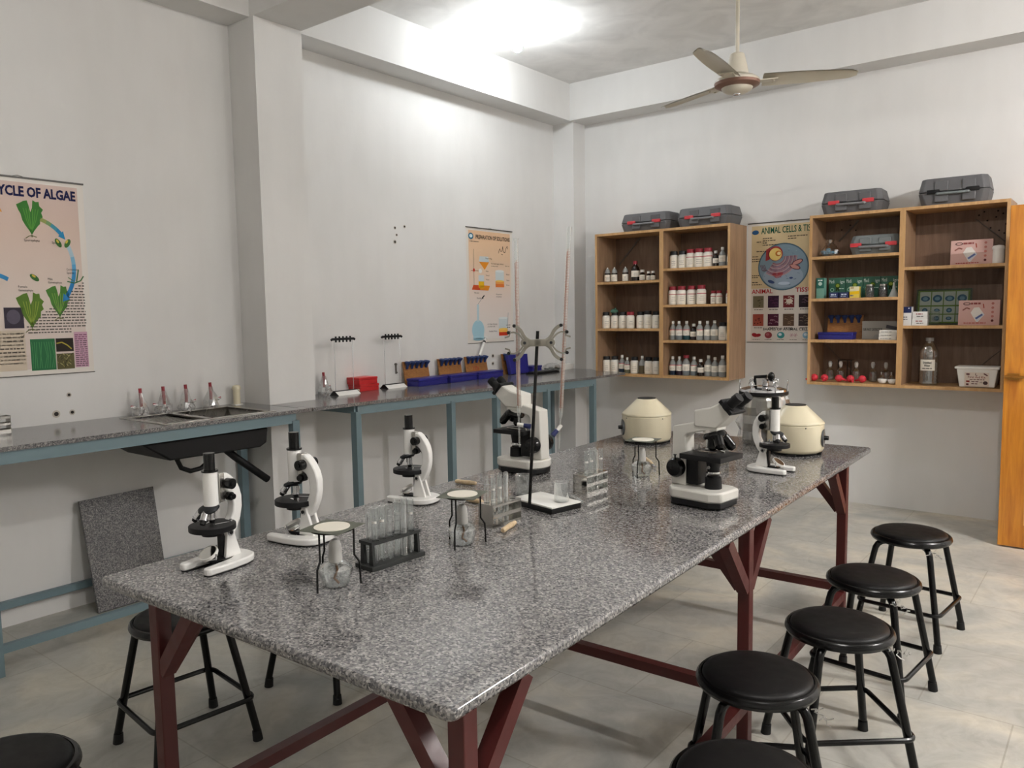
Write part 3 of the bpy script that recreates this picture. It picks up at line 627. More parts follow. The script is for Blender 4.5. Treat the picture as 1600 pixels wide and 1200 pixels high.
# ------------------------------------------------------------------ posters
def ink(h): return mat('ink_'+h.lower(), h, .6, plain=1, spec=.2)
class Art(MB):
    def P(s, x, z, l): return s.b.verts.new((x, -.0012-.0004*l, z))
    def poly(s, pts, h, l=1):
        s.use(ink(h)); A = 0
        for i in range(len(pts)): A += pts[i-1][0]*pts[i][1]-pts[i][0]*pts[i-1][1]
        s._f([s.P(x, z, l) for x, z in (pts if A > 0 else pts[::-1])]); return s
    def rect(s, x0, x1, z0, z1, h, l=1): return s.poly([(x0, z0), (x1, z0), (x1, z1), (x0, z1)], h, l)
    def ell(s, x, z, rx, rz, h, l=1, n=28, a=0): return s.poly([(x+rx*cos(t)*cos(a)-rz*sin(t)*sin(a), z+rx*cos(t)*sin(a)+rz*sin(t)*cos(a)) for t in [2*pi*i/n for i in range(n)]], h, l)
    def line(s, pts, wd, h, l=2):
        for (a, b), (c, d) in zip(pts, pts[1:]):
            L_ = math.hypot(c-a, d-b) or 1; nx, nz = -(d-b)/L_*wd/2, (c-a)/L_*wd/2
            s.poly([(a+nx, b+nz), (c+nx, d+nz), (c-nx, d-nz), (a-nx, b-nz)], h, l)
        return s
    def words(s, x0, x1, z, hgt, h='5a5550', l=2, right=False):
        x = x0
        while x < x1-.004:
            wl = min(random.uniform(.008, .024), x1-x); s.rect(x, x+wl, z, z+hgt, h, l); x += wl+.004
        return s
    def text(s, t, x, z, hgt, wd=None, h='101010', l=3, bold=.0, al='LEFT'):
        cu = bpy.data.curves.new('t', 'FONT'); cu.body = t; cu.size = 1; cu.offset = bold; cu.resolution_u = 2
        o = bpy.data.objects.new('t', cu); me = bpy.data.meshes.new_from_object(o)
        xs = [v.co.x for v in me.vertices]; ys = [v.co.y for v in me.vertices]
        if not xs: return s
        sx = hgt/.7; kx = (wd/(max(xs)-min(xs))) if wd else sx
        x -= (max(xs)-min(xs))*kx*(.5 if al == 'CENTER' else 0); s.use(ink(h)); mn = min(xs)
        V = [s.P(x+(v.co.x-mn)*kx, z+v.co.y*sx, l) for v in me.vertices]
        for p in me.polygons:
            f = s._f([V[i] for i in p.vertices])
        bpy.data.objects.remove(o); bpy.data.curves.remove(cu); bpy.data.meshes.remove(me); return s
def art(): a = Art(); return a
def poster(label, w_, h_, loc, rz, bg, grad):
    t = thing('wall_poster', label, 'poster', loc, rz)
    m = mb(mat('poster_sheet', 'DAD4CC', .35, spec=.4, plain=1)); n = 12
    G = [[m.b.verts.new((w_*i/n, -.0006*(1-abs(2*i/n-1))-.0004, -h_*j/n)) for j in range(n+1)] for i in range(n+1)]
    for i in range(n):
        for j in range(n): m._f([G[i][j], G[i][j+1], G[i+1][j+1], G[i+1][j]])
    m.done('sheet', t, fix=False)
    mb(mat('poster_strip', '4b4742', .4)).bx(-.002, w_+.002, -.006, 0, -.002, .006).use(CHR).tube([(w_/2-.03, -.004, .004), (w_/2, -.004, .012), (w_/2+.03, -.004, .004)], .0012, 6).done('hanging_strip', t)
    mb(mat('poster_strip', '4b4742', .4)).bx(-.002, w_+.002, -.005, 0, -h_-.003, -h_+.001).done('bottom_strip', t)
    mg = .03; bm_ = mat('poster_tint_'+bg, bg, .4, plain=1); N, L, b = nodes(bm_)
    tc = N.new('ShaderNodeTexCoord'); sp = N.new('ShaderNodeSeparateXYZ'); L.new(tc.outputs['Generated'], sp.inputs[0])
    L.new(ramp(N, L, sp.outputs[2], grad), b.inputs['Base Color'])
    mb(bm_).bx(mg, w_-mg, -.0013, -.0011, -h_+mg, -.02).done('printed_ground', t, smooth=False)
    return t
# algae
PW, PH = .60, .952
t = poster('pink poster headed LIFE CYCLE OF ALGAE, cut by left edge of the photo', PW, PH, (0, -4.965, 2.165), R(90), 'C9A897', [(0, 'CDBDB6'), (.35, 'D2C4BA'), (.75, 'CBB3A4'), (1, 'C8AFA5')])
a = art(); a.text('LIFE CYCLE OF ALGAE', .085, -.085, .045, .475, '171A48', bold=.04); a.done('title', t, smooth=False, fix=False)
a = art()
def alga(x, z, s, c1='3E7A34', c2='5A9A40'):
    P = [(0, -.075), (.012, -.055), (.03, -.03), (.038, -.022), (.04, 0), (.052, .01), (.046, .03), (.055, .045), (.04, .06), (.038, .08), (.025, .078), (.012, .085), (.008, .05), (.0, .03), (-.006, .06), (-.012, .082), (-.028, .078), (-.04, .07), (-.058, .06), (-.05, .035), (-.042, .02), (-.036, -.01), (-.026, -.03), (-.01, -.055)]
    a.poly([(x+p*s, z+q*s) for p, q in P], c1, 2)
    for k in (-.03, -.018, -.006, .01, .022, .034): a.line([(x, z-.06*s), (x+k*s*.6, z-.01*s), (x+k*s, z+.045*s)], .003*s, c2, 3)
    a.line([(x-.028*s, z-.092*s), (x-.012*s, z-.08*s), (x, z-.078*s), (x+.02*s, z-.084*s)], .004*s, '6A6A48', 3); a.line([(x, z-.075*s), (x, z-.085*s)], .005*s, '6A6A48', 3)
alga(.347, -.19, 1.05); alga(.32, -.64, 1.1, '5A7A2E', '8AA042'); alga(.45, -.595, 1.0, '4A7A34', '76A048')
a.text('Sporophyte', .31, -.30, .012, .07, '2a2522'); a.text('Spores', .435, -.305, .012, .04, '2a2522'); a.text('Germinating', .495, -.435, .011, .06, '2a2522'); a.text('Spores', .495, -.452, .011, .035, '2a2522')
a.text('Male', .405, -.485, .011, .022, '2a2522'); a.text('Gametophyte', .405, -.502, .011, .065, '2a2522'); a.text('Female', .27, -.525, .011, .04, '2a2522'); a.text('Gametophyte', .27, -.542, .011, .065, '2a2522')
def arc(cx, cz, r, a0, a1, wd, cols, head=True, n=14):
    for i in range(n):
        p, q = R(a0+(a1-a0)*i/n), R(a0+(a1-a0)*(i+1)/n); c = cols[min(len(cols)-1, int(i/n*len(cols)))]
        a.poly([(cx+(r+k*wd/2)*cos(z_)*.86, cz+(r+k*wd/2)*sin(z_)) for z_, k in ((p, 1), (q, 1), (q, -1), (p, -1))], c, 2)
    if head:
        e = R(a1); d = R(a1+(9 if a1 > a0 else -9))
        a.poly([(cx+(r+wd)*cos(e)*.86, cz+(r+wd)*sin(e)), (cx+(r-wd)*cos(e)*.86, cz+(r-wd)*sin(e)), (cx+r*cos(d)*.86, cz+r*sin(d))], cols[-1], 3)
arc(.33, -.42, .24, 74, 44, .02, ['98A060', '7A9C6A', '4A94A8', '2E86B4'])
arc(.33, -.42, .235, 27, -38, .022, ['A8C0CC', '7FB0CC', '5AA0CC', '3C8CC0', '2E7FBA', '2E7FBA'])
arc(.14, -.68, .22, 108, 62, .02, ['2E7FBA', '2E7FBA', '3C8CC0'], False); arc(.10, -.36, .24, 120, 62, .02, ['D0903C'])
for x, z, an in ((.465, -.30, .5), (.508, -.30, -.5), (.345, -.475, .9)): a.ell(x, z, .012, .024, '3C6A34', 3, a=an); a.ell(x-.003, z+.008, .005, .01, 'C8B44A', 4, a=an)
a.line([(.495, -.49), (.53, -.498), (.56, -.485), (.575, -.462)], .006, '3C6A44', 4); a.line([(.54, -.49), (.552, -.43)], .006, '3C6A44', 4); a.line([(.5, -.47), (.53, -.49)], .004, '5a7a54', 4)
z = -.50
for i in range(18): a.words(max(.30 if i > 15 else .565-.018*i, .29), .575 if i < 16 else .50, z, .006); z -= .0145
a.rect(.20, .285, -.72, -.64+.02, '3A3440', 2); a.ell(.24, -.665, .03, .035, '5c5664', 3); a.rect(.05, .285, -.925, -.73, 'C9BBA8', 2)
for i in range(9): a.words(.06, .28, -.75-.018*i, .007)
a.text('of', .265, -.765, .014, .018, '2a2522'); a.text('ts', .262, -.785, .012, .014, '2a2522')
a.rect(.305, .418, -.93, -.775, '2E6A44', 2); 
for k in range(10): a.line([(.31+.011*k, -.92), (.315+.011*k+random.uniform(-.01, .01), -.86), (.312+.011*k, -.79)], .003, '4A8A56', 3)
a.rect(.422, .505, -.842, -.775, '2a2420', 2); a.line([(.425, -.80), (.45, -.795), (.475, -.81), (.495, -.83)], .006, 'A89A3C', 3)
a.rect(.422, .505, -.93, -.852, '5A5638', 2)
for k in range(26): x, z = random.uniform(.428, .5), random.uniform(-.925, -.858); a.line([(x, z), (x+random.uniform(-.012, .012), z+.01)], .003, random.choice(['A8A070', '8A8450', '3a3824']), 3)
a.rect(.51, .575, -.925, -.745, 'C49AAE', 2)
for i in range(16): a.words(.513, .572, -.762-.0105*i, .0045, '7a4a66' if i < 3 else '6a5560', 3)
a.done('printed_artwork', t, smooth=False, fix=False)
# preparation of solutions
t = poster('pale orange poster headed PREPARATION OF SOLUTIONS on the left wall', .60, .935, (0, -1.425, 2.175), R(90), 'E0B899', [(0, 'DCD8D4'), (.35, 'DCCEC6'), (.75, 'DDBE9F'), (1, 'DBB592')])
a = art(); a.text('PREPARATION OF SOLUTIONS', .12, -.085, .032, .445, '201f1e', bold=.02); a.ell(.06, -.068, .032, .026, '2F6A86', 2); a.ell(.06, -.066, .02, .014, 'C8D8DC', 3); a.done('title', t, smooth=False, fix=False)
a = art(); a.words(.045, .16, -.112, .006)
a.line([(.42, -.17), (.43, -.15), (.445, -.175), (.46, -.165), (.47, -.13), (.475, -.175), (.5, -.18), (.51, -.15)], .005, '1a1a1a', 2); a.line([(.42, -.17), (.41, -.19)], .005, '1a1a1a', 2); a.line([(.51, -.15), (.53, -.125), (.54, -.15)], .005, '1a1a1a', 2); a.line([(.45, -.195), (.47, -.2)], .004, '1a1a1a', 2)
a.line([(.09, -.46), (.09, -.17)], .004, '6a5a4a', 2); a.line([(.055, -.345), (.17, -.345)], .004, '8a4a3a', 2); a.ell(.09, -.34, .012, .014, 'C0392B', 3); a.poly([(.06, -.5), (.08, -.46), (.29, -.465), (.27, -.505)], 'C8502A', 2); a.poly([(.16, -.5), (.17, -.462), (.29, -.465), (.27, -.505)], 'D8862A', 3)
a.poly([(.165, -.225), (.275, -.225), (.285, -.27), (.155, -.27)], 'C2CCD0', 2); a.poly([(.155, -.27), (.285, -.27), (.24, -.32), (.225, -.335), (.21, -.32)], 'D88A2A', 3); a.ell(.17, -.345, .022, .018, 'D8D8D4', 3)
a.rect(.145, .215, -.44, -.38, 'C2CCD0', 3); a.rect(.145, .215, -.475, -.43, 'E0B020', 4); a.ell(.18, -.476, .036, .012, 'D8A020', 4)
def beaker(x, z, w_, h_, c1, c2):
    a.rect(x, x+w_, z, z+h_, 'C6D0D2', 2); a.ell(x+w_/2, z+h_, w_/2, .01, 'D8DEDE', 3); a.rect(x, x+w_, z, z+h_*.38, c1, 3); a.rect(x, x+w_, z, z+h_*.2, c2, 4); a.ell(x+w_/2, z+h_*.38, w_/2, .008, 'E8C060', 4)
beaker(.365, -.475, .115, .135, 'E09A50', 'D8763A'); beaker(.40, -.885, .12, .15, 'E8B050', 'C23A22'); a.line([(.515, -.86), (.53, -.69)], .004, '7a8a90', 3)
a.ell(.13, -.83, .078, .082, '9FC4D2', 2); a.rect(.065, .2, -.905, -.85, '9FC4D2', 3); a.ell(.13, -.905, .065, .012, '8AB4C4', 3); a.rect(.118, .142, -.76, -.62, 'B4CCD4', 3); a.line([(.13, -.62), (.20, -.555)], .004, '8a8a8a', 3); a.line([(.185, -.57), (.215, -.545)], .012, '2a2a2a', 4)
for x, z, s in ((.11, -.165, ''), (.18, -.195, ''), (.24, -.245, 'Evaporating'), (.31, -.285, 'Saturated sugar solution'), (.31, -.305, 'is evaporated'), (.24, -.35, 'Glass'), (.24, -.385, 'Funnel'), (.24, -.42, 'Water'), (.09, -.53, 'Filtration'), (.37, -.54, 'Preparation'), (.37, -.56, 'of solution'), (.24, -.60, ''), (.25, -.79, '0.1 Molar Solution'), (.25, -.81, 'of sodium salt'), (.27, -.85, 'Distilled Water'), (.5, -.30, 'Stir rod'), (.51, -.37, 'Beaker'), (.51, -.42, 'Water'), (.51, -.46, 'Solute')):
    if s: a.text(s, x, z, .012, None, '332c28')
a.text('Distillation', .12, -.575, .014, None, '332c28'); a.words(.5, .56, -.8, .006); a.words(.51, .56, -.82, .006); a.words(.5, .56, -.855, .006)
a.done('printed_artwork', t, smooth=False, fix=False)
# animal cells
t = poster('tan poster headed ANIMAL CELLS & TISSUES between the two wooden cabinets', .66, .945, (1.775, 0, 2.16), 0, 'CBB795', [(0, 'CFCBC6'), (.38, 'CFC6B8'), (.45, 'C9B590'), (1, 'CDB88F')])
a = art(); a.text('ANIMAL CELLS & TISSUES', .107, -.085, .05, .475, '14523E', bold=.015); a.ell(.06, -.07, .028, .018, '2F5A86', 2); a.done('title', t, smooth=False, fix=False)
a = art()
_P = Art.P; Art.P = lambda s_, x, z, l: _P(s_, (x-.35)*.93+.285, z-.02, l)
a.ell(.35, -.33, .215, .185, '4E6674', 2, 48); a.ell(.35, -.33, .205, .175, '7C93A2', 3, 48); a.ell(.35, -.405, .17, .09, '93A4B6', 4, 40)
for k in range(60):
    t_ = random.random()*2*pi; q = random.random()**.5; x, z = .35+.18*q*cos(t_), -.33+.15*q*sin(t_); a.line([(x, z), (x+random.uniform(-.02, .02), z+random.uniform(-.008, .008))], .003, random.choice(['5a7080', '8FA6B4', '6a8494', '4a6070']), 5)
for k in range(11): rr = .055+.009*k; a.line([(.30+rr*cos(R(x))*1.15, -.25+rr*sin(R(x))*1.05) for x in range(-125, 12, 14)], .0045, ['A84A50', 'C88A80', '8E3A44'][k % 3], 6)
a.ell(.285, -.225, .062, .058, 'A23A3C', 7); a.ell(.285, -.23, .054, .049, 'E2C878', 8); a.ell(.31, -.225, .026, .022, 'B8702C', 9); a.ell(.315, -.225, .016, .013, 'E8D49A', 10); a.poly([(.20, -.28), (.205, -.19), (.24, -.175), (.235, -.27)], 'A23A3C', 7)
for x, z, an in ((.47, -.30, .35), (.45, -.335, -.3)): a.ell(x, z, .048, .02, '5E3A44', 6, a=an); a.ell(x, z, .04, .014, 'C08A84', 7, a=an)
for k in range(5): a.line([(.24+.01*k, -.375-.008*k), (.30, -.38-.009*k), (.36-.006*k, -.372-.009*k)], .005, '9A444C', 7)
for k in range(4): a.line([(.155+.012*k, -.31), (.17+.012*k, -.35), (.185+.012*k, -.36)], .004, '6E3C48', 7)
a.ell(.25, -.445, .03, .012, '3C4E7A', 6, a=-.3); a.ell(.42, -.42, .016, .008, '3C4E7A', 6); a.ell(.36, -.46, .05, .012, 'B4C4D4', 6)
Art.P = _P
for x, z, w_ in ((.12, -.125, .08), (.12, -.143, .11), (.12, -.16, .04), (.12, -.178, .12), (.07, -.15, .04), (.32, -.12, .15), (.32, -.138, .07), (.07, -.225, .08), (.035, -.265, .05), (.035, -.285, .09), (.035, -.302, .08), (.035, -.415, .06), (.035, -.43, .05), (.035, -.47, .05), (.035, -.488, .08), (.5, -.18, .06), (.53, -.38, .06), (.53, -.46, .05)): a.words(x, x+w_, z, .007, '4a4238')
a.rect(.03, .60, -.93, -.515, 'CFC8C0', 1); a.text('ANIMAL', .035, -.555, .033, .17, 'A42026', bold=.02); a.text('TISSUES', .385, -.55, .033, .18, 'A42026', bold=.02)
C8 = [('6E6650', '4a4434'), ('3C2038', '5a3050'), ('6E2C30', 'D0C4B4'), ('2C2028', '6a5060'), ('9A4A3C', '4a1c1c'), ('4A1C30', '9A7480'), ('5A4638', '8A745C'), ('3C3230', '7A6A5E')]
for i, (c1, c2) in enumerate(C8):
    x = .046+(i % 4)*.122; z = -.67 if i < 4 else -.815; a.rect(x, x+.088, z, z+.095, c1, 2)
    for k in range(7): x2, z2 = x+random.uniform(.015, .075), z+random.uniform(.012, .08); (a.ell(x2, z2, .005, .005, c2, 3, 8) if i in (0, 4) else a.line([(x2-.012, z2), (x2, z2+.004), (x2+.015, z2-.003)], .005, c2, 3))
    if i == 2: a.ell(x+.05, z+.05, .026, .018, c2, 4)
    a.words(x+.01, x+.08, z-.017, .006)
a.text('SHAPES OF ANIMAL CELLS', .13, -.85, .02, .37, '1c1c1c', bold=.02)
for k, c1 in enumerate(('8E2028', '8A3A40', '3C8A8A', 'B08A92', '7FA8C0', '6a2c30')):
    x = .075+k*.1
    if k == 0: a.ell(x-.012, -.888, .025, .016, c1, 2, a=-.3); a.ell(x+.016, -.89, .024, .013, c1, 3, a=.2)
    elif k == 3:
        for q in range(2):
            for r_ in range(6): a.line([(x-.014+q*.03, -.888), (x-.014+q*.03+.017*cos(r_), -.888+.017*sin(r_))], .004, c1, 2)
    else: a.ell(x, -.888, .03, .026, c1, 2); a.ell(x-.006, -.882, .014, .011, 'C8D4DA' if k != 1 else 'A05A60', 3)
    a.words(x-.03, x+.03, -.925, .004)
a.done('printed_artwork', t, smooth=False, fix=False)

# ------------------------------------------------------------------ wooden door leaf
d = thing('door_1', 'x', 'x'); 
for k in ('label', 'category'): del d[k]
struct(d); d.location = (4.54, -.62, 0); d.rotation_euler = (0, 0, R(180))
DW, DH = .90, 2.07; E2 = .13
m = mb(DOORW).bx(0, E2, 0, .042, .01, DH, .003).bx(DW-E2, DW, 0, .042, .01, DH, .003); m.bx(E2, DW-E2, 0, .042, .01, .15).bx(E2, DW-E2, 0, .042, DH-.13, DH).bx(E2, DW-E2, 0, .042, .78, .92); m.done('door_frame', d, smooth=False)
for z0_, z1_ in ((.15, .78), (.92, DH-.13)):
    m = mb(DOORW).bx(E2, DW-E2, .012, .03, z0_, z1_)
    n = 5 if z0_ < .5 else 8
    for k in range(n):
        za = z0_+(z1_-z0_)*k/n; zb = z0_+(z1_-z0_)*(k+1)/n; m.prism([(.006, za+.012), (.036, za+.012), (.036, zb-.012), (.006, zb-.012)], E2+.03, DW-E2-.03, 'yz')
    m.done('panel', d, smooth=False, bev=.006)
    m = mb(mat('door_bead', 'D8A050', .35)); m.bx(E2, E2+.01, -.003, .045, z0_, z1_).bx(DW-E2-.01, DW-E2, -.003, .045, z0_, z1_).done('bead', d, smooth=False)
BRS = mat('brass', 'A8783C', .3, 1.)
mb(BRS).bx(DW-.08, DW-.02, .0425, .048, 1.03, 1.07).cyl((DW-.11, .058, 1.05), (DW-.005, .058, 1.05), .008).cyl((DW-.05, .058, 1.05), (DW-.05, .075, 1.045), .005).done('bolt', d)

# ------------------------------------------------------------------ microscopes
def student_scope(label, x, y, ang, flip=1):
    t = thing('student_microscope', label, 'microscope', (x, y, TZ), ang, 'white student microscopes on the granite table')
    P = [(-.06, -.05), (-.035, -.056), (.02, -.058), (.085, -.052), (.09, -.046), (.09, -.034), (.084, -.03), (.0, -.026), (-.022, -.018), (-.03, 0)]
    P = P+[(a, -b) for a, b in P[::-1][1:]]+[(-.078, .036), (-.085, .015), (-.085, -.015), (-.078, -.036)]; P = [(a-.008, b*1.14) for a, b in P]
    mb(WHT).prism(P, .003, .022).done('base', t, bev=.004)
    mb(BLKM).prism([(a*.97, b*.96) for a, b in P], 0, .0035).done('base_pad', t)
    m = mb(WHT)
    for s_ in (-1, 1): m.prism([(-.062, .02), (-.008, .02), (-.018, .095), (-.026, .102), (-.036, .1)], s_*.014-.005, s_*.014+.005, 'xz')
    m.done('pillar', t, bev=.002)
    mb(CHR).cyl((-.027, -.022, .088), (-.027, .022, .088), .009).use(BLKM).cyl((-.027, -.0235, .088), (-.027, .0235, .088), .005).done('hinge_bolt', t)
    out = [(-.035, .07), (-.055, .09), (-.07, .12), (-.077, .15), (-.077, .18), (-.07, .205), (-.058, .225), (-.045, .24), (-.032, .249), (-.02, .25)]
    inn = [(-.02, .205), (-.035, .195), (-.045, .18), (-.048, .16), (-.046, .14), (-.036, .12), (-.022, .108), (-.012, .1), (-.016, .078)]
    mb(WHT).prism(out+inn, -.013, .013, 'xz').done('arm', t, bev=.0035)
    mb(STEEL).bx(-.022, -.004, -.012, .012, .172, .252).done('rack_housing', t, bev=.002)
    for s_ in (-1, 1):
        mb(BLK).cyl((-.028, s_*.014, .222), (-.028, s_*.034, .222), .0145, n=24).cyl((-.028, s_*.034, .222), (-.028, s_*.036, .222), .006).done('coarse_knob', t)
        mb(BLK).cyl((-.03, s_*.013, .187), (-.03, s_*.026, .187), .0115, n=20).cyl((-.03, s_*.026, .187), (-.03, s_*.036, .187), .0075).done('fine_knob', t)
    mb(WHT).cyl((.015, 0, .17), (.015, 0, .26), .0195, n=28).done('body_tube', t)
    mb(BLK).cyl((.015, 0, .26), (.015, 0, .2645), .0215, n=28).cyl((.015, 0, .2645), (.015, 0, .31), .0145, n=24).done('eyepiece', t)
    mb(DSTEEL).lathe([(0, .0), (.022, 0), (.028, .006), (.026, .012), (.012, .016), (0, .016)], (.022, 0, .155), (.28, 0, 1)).done('nosepiece', t)
    for dx, dy, px in ((0, 0, .015), (.62, .25, .04), (.35, -.7, .034)):
        d_ = Vector((dx, dy, -1)).normalized(); o_ = Vector((px, dy*.025, .156))
        mb(CHR).cyl(o_, o_+d_*.022, .0095).cyl(o_+d_*.022, o_+d_*.024, .011).use(BLKM).cyl(o_+d_*.024, o_+d_*.034, .0085, .0065).done('objective', t)
    mb(BLKM).cyl((.015, 0, .104), (.015, 0, .119), .06, n=44).bx(-.05, -.02, -.012, .012, .104, .116).done('stage', t, bev=.0015)
    mb(BLKM).cyl((.015, 0, .09), (.015, 0, .104), .028, n=28).done('diaphragm', t)
    m = mb(CHR)
    for s_ in (-1, 1): m.cyl((-.02, s_*.03, .119), (-.02, s_*.03, .128), .0035).box((.0, s_*.022, .1205), (.05, .006, .0012), R(-s_*20))
    m.done('stage_clips', t)
    mb(BLKM).bx(-.018, -.006, -.009, .009, .022, .104).bx(-.022, .035, -.014, .014, .019, .024).done('mirror_bracket', t)
    mb(CHR).tube([(.03, -.027, .045), (.03, -.026, .03), (.03, 0, .022), (.03, .026, .03), (.03, .027, .045)], .0022, 8).done('mirror_fork', t)
    mb(WPL).lathe([(0, -.004), (.026, -.004), (.026, .004), (.023, .004)], (.032, 0, .043), (.55, 0, .8), 28).use(MIRR).lathe([(.023, .0035), (0, .0035)], (.032, 0, .043), (.55, 0, .8), 28).done('mirror', t)
    return t
student_scope('white student microscope at the near left corner of the table', 2.33, -5.098, R(-81))
o = student_scope('white student microscope second from the near end, seen from behind', 2.308, -4.812, R(191)); o.scale = (1.04, 1.04, 1.045)
student_scope('white student microscope on left table edge before the far counter', 2.238, -4.272, R(190))
student_scope('white student microscope facing right before the cream centrifuge', 3.095, -3.075, R(-3))

def bino_scope(label, x, y, ang):
    t = thing('binocular_microscope', label, 'microscope', (x, y, TZ), ang, 'binocular microscopes on the granite table')
    B = [(-.085, -.055), (-.06, -.08), (.085, -.08), (.12, -.055), (.12, .055), (.085, .08), (-.06, .08), (-.085, .055), (-.1, .02), (-.1, -.02)]
    mb(BLKM).prism([(a*.96, b*.96) for a, b in B], .006, .026).done('black_base', t, bev=.003)
    m = mb(RUB)
    for a in (-.07, .085):
        for b in (-.05, .05): m.cyl((a, b, 0), (a, b, .007), .01)
    m.done('rubber_feet', t)
    mb(GRYW).prism(B, .026, .062).done('base_cover', t, bev=.007)
    mb(GRYW).prism([(-.095, .062), (-.035, .062), (-.04, .232), (-.03, .243), (.03, .258), (.085, .262), (.085, .292), (.02, .290), (-.088, .266)], -.03, .03, 'xz').done('arm', t, bev=.004)
    mb(BLKM).prism([(-.035, .07), (.012, .07), (.012, .155), (-.035, .165)], -.028, .028, 'xz').done('stage_bracket', t, bev=.002)
    mb(BLKM).bx(-.035, .125, -.07, .07, .163, .181, .002).done('stage', t)
    mb(STEEL).bx(.0, .07, -.012, .0, .1815, .186).tube([(.0, .035, .184), (.04, .045, .186), (.08, .03, .184)], .003, 8).cyl((-.02, .03, .181), (-.02, .03, .2), .006).done('specimen_holder', t)
    mb(BLKM).cyl((.055, 0, .12), (.055, 0, .163), .02, .026, 26).done('condenser', t); mb(CHR).cyl((.055, -.026, .137), (.055, -.03, .137), .006).cyl((.055, 0, .114), (.055, 0, .12), .024).done('condenser_ring', t)
    mb(BLKM).cyl((.055, 0, .062), (.055, 0, .1), .029, .027, 28).cyl((.055, 0, .1), (.055, 0, .106), .02, n=24).done('illuminator', t)
    for s_ in (-1, 1):
        mb(BLK).lathe([(0, 0), (.022, 0), (.033, .006), (.034, .022), (.028, .032), (.012, .038), (0, .039)], (-.065, s_*.03, .125), (0, s_, 0), 28).done('focus_knob', t)
    mb(BLKM).cyl((-.065, -.05, .155), (-.065, -.05, .168), .003).cyl((-.065, -.05, .168), (-.065, -.05, .171), .006, n=10).done('stage_stop_screw', t)
    mb(GRYW).cyl((.05, 0, .25), (.05, 0, .298), .03, n=30).done('head_mount', t); mb(BLKM).cyl((.035, -.034, .28), (.035, -.03, .28), .006).done('clamp_screw', t)
    mb(GRYW).prism([(.0, .272), (.085, .272), (.122, .304), (.142, .324), (.104, .362), (.058, .34), (.0, .328)], -.036, .036, 'xz').done('head', t, bev=.005)
    mb(BLKM).prism([(.14, .320), (.151, .329), (.109, .373), (.098, .363)], -.045, .045, 'xz').done('eyepiece_plate', t, bev=.002)
    for s_ in (-1, 1):
        o_ = Vector((.122, s_*.029, .344)); d_ = Vector((.72, 0, .62)).normalized()
        mb(BLKM).cyl(o_, o_+d_*.018, .024, .021, 26).cyl(o_+d_*.018, o_+d_*.04, .0165, .0165, 24).cyl(o_+d_*.04, o_+d_*.06, .018, .017, 24).done('eyepiece', t)
    mb(BLK).lathe([(0, 0), (.039, 0), (.041, .008), (.034, .02), (0, .02)], (.062, 0, .236), (-.3, 0, 1), 30).done('nosepiece', t)
    for dx, dy, px, L_ in ((-.05, 0, .052, .05), (.75, .35, .088, .052), (.65, -.55, .082, .045)):
        d_ = Vector((dx, dy, -1)).normalized(); o_ = Vector((px, dy*.03, .24)); mb(BLK).cyl(o_, o_+d_*L_*.8, .0168, .0168, 20).cyl(o_+d_*L_*.8, o_+d_*L_, .0168, .009, 20).done('objective', t)
bino_scope('grey binocular microscope behind the retort stand, eyepieces pointing left', 2.262, -3.63, R(180))
bino_scope('grey binocular microscope on the right table edge, eyepieces pointing right', 3.085, -3.735, R(-8))

# ------------------------------------------------------------------ centrifuges, pressure pot
def centrifuge(label, x, y, rz):
    t = thing('centrifuge', label, 'centrifuge', (x, y, TZ), rz, 'cream hand-held lab centrifuges')
    mb(RUB).cyl((0, 0, 0), (0, 0, .012), .1, n=32).bx(-.115, .115, -.02, .02, 0, .01).bx(-.02, .02, -.115, .115, 0, .01).done('rubber_base', t)
    mb(CREAM).lathe([(.0, .012), (.112, .012), (.12, .018), (.126, .03), (.126, .14), (.0, .14)], n=12).done('body', t, ang=50, bev=.003)
    mb(CREAM).lathe([(.0, .14), (.127, .14), (.127, .15), (.052, .221), (.048, .2235), (0, .2235)], n=12).done('hood', t, ang=25, bev=.003)
    mb(BLKM).cyl((0, 0, .2235), (0, 0, .2265), .046, n=32).done('lid_opening', t)
    mb(mat('dial_grey', '55585B', .4)).cyl((0, -.118, .078), (0, -.1255, .078), .042, n=36).done('dial_plate', t); mb(BLK).cyl((0, -.1255, .078), (0, -.145, .078), .011, .009).done('dial_knob', t)
    m = mb(DSTEEL)
    for k in range(4): m.sphere((.126*cos(k*pi/2+.5), .126*sin(k*pi/2+.5), .132), .003, 8)
    m.done('case_screws', t)
centrifuge('cream centrifuge at the far left of the table, dial facing left', 2.315, -2.69, R(-67+15))
centrifuge('cream centrifuge at the far right, behind the right-hand student microscope', 3.035, -2.60, R(100))
t = thing('pressure_steriliser', 'chrome-lidded pressure pot wrapped in clear plastic between the centrifuges', 'steriliser', (2.815, -2.415, TZ))
mb(STEEL).lathe([(0, 0), (.095, 0), (.098, .006), (.098, .24), (0, .24)], n=36).done('pot', t)
random.seed(3); crumple(mb(WRAP), [(.104, .002), (.12, .03), (.113, .07), (.13, .11), (.12, .15), (.128, .19), (.115, .225), (.103, .25)], 34, .09).done('plastic_wrap', t, ang=12)
mb(BLKM).cyl((0, 0, .247), (0, 0, .262), .118, n=40).done('gasket_rim', t); mb(CHR).lathe([(.112, .262), (.11, .272), (.07, .284), (.02, .29), (0, .29)], n=36).done('lid', t)
for k in range(6):
    a_ = k*pi/3+.35; cx, cy = .112*cos(a_), .112*sin(a_); w1 = mb(CHR).cyl((cx, cy, .262), (cx, cy, .29), .004)
    w1.tube([(cx+.013*cos(q)*-sin(a_), cy+.013*cos(q)*cos(a_), .304+.013*sin(q)) for q in [i*pi/6 for i in range(12)]], .0028, 8, closed=True); w1.done('wing_nut', t)
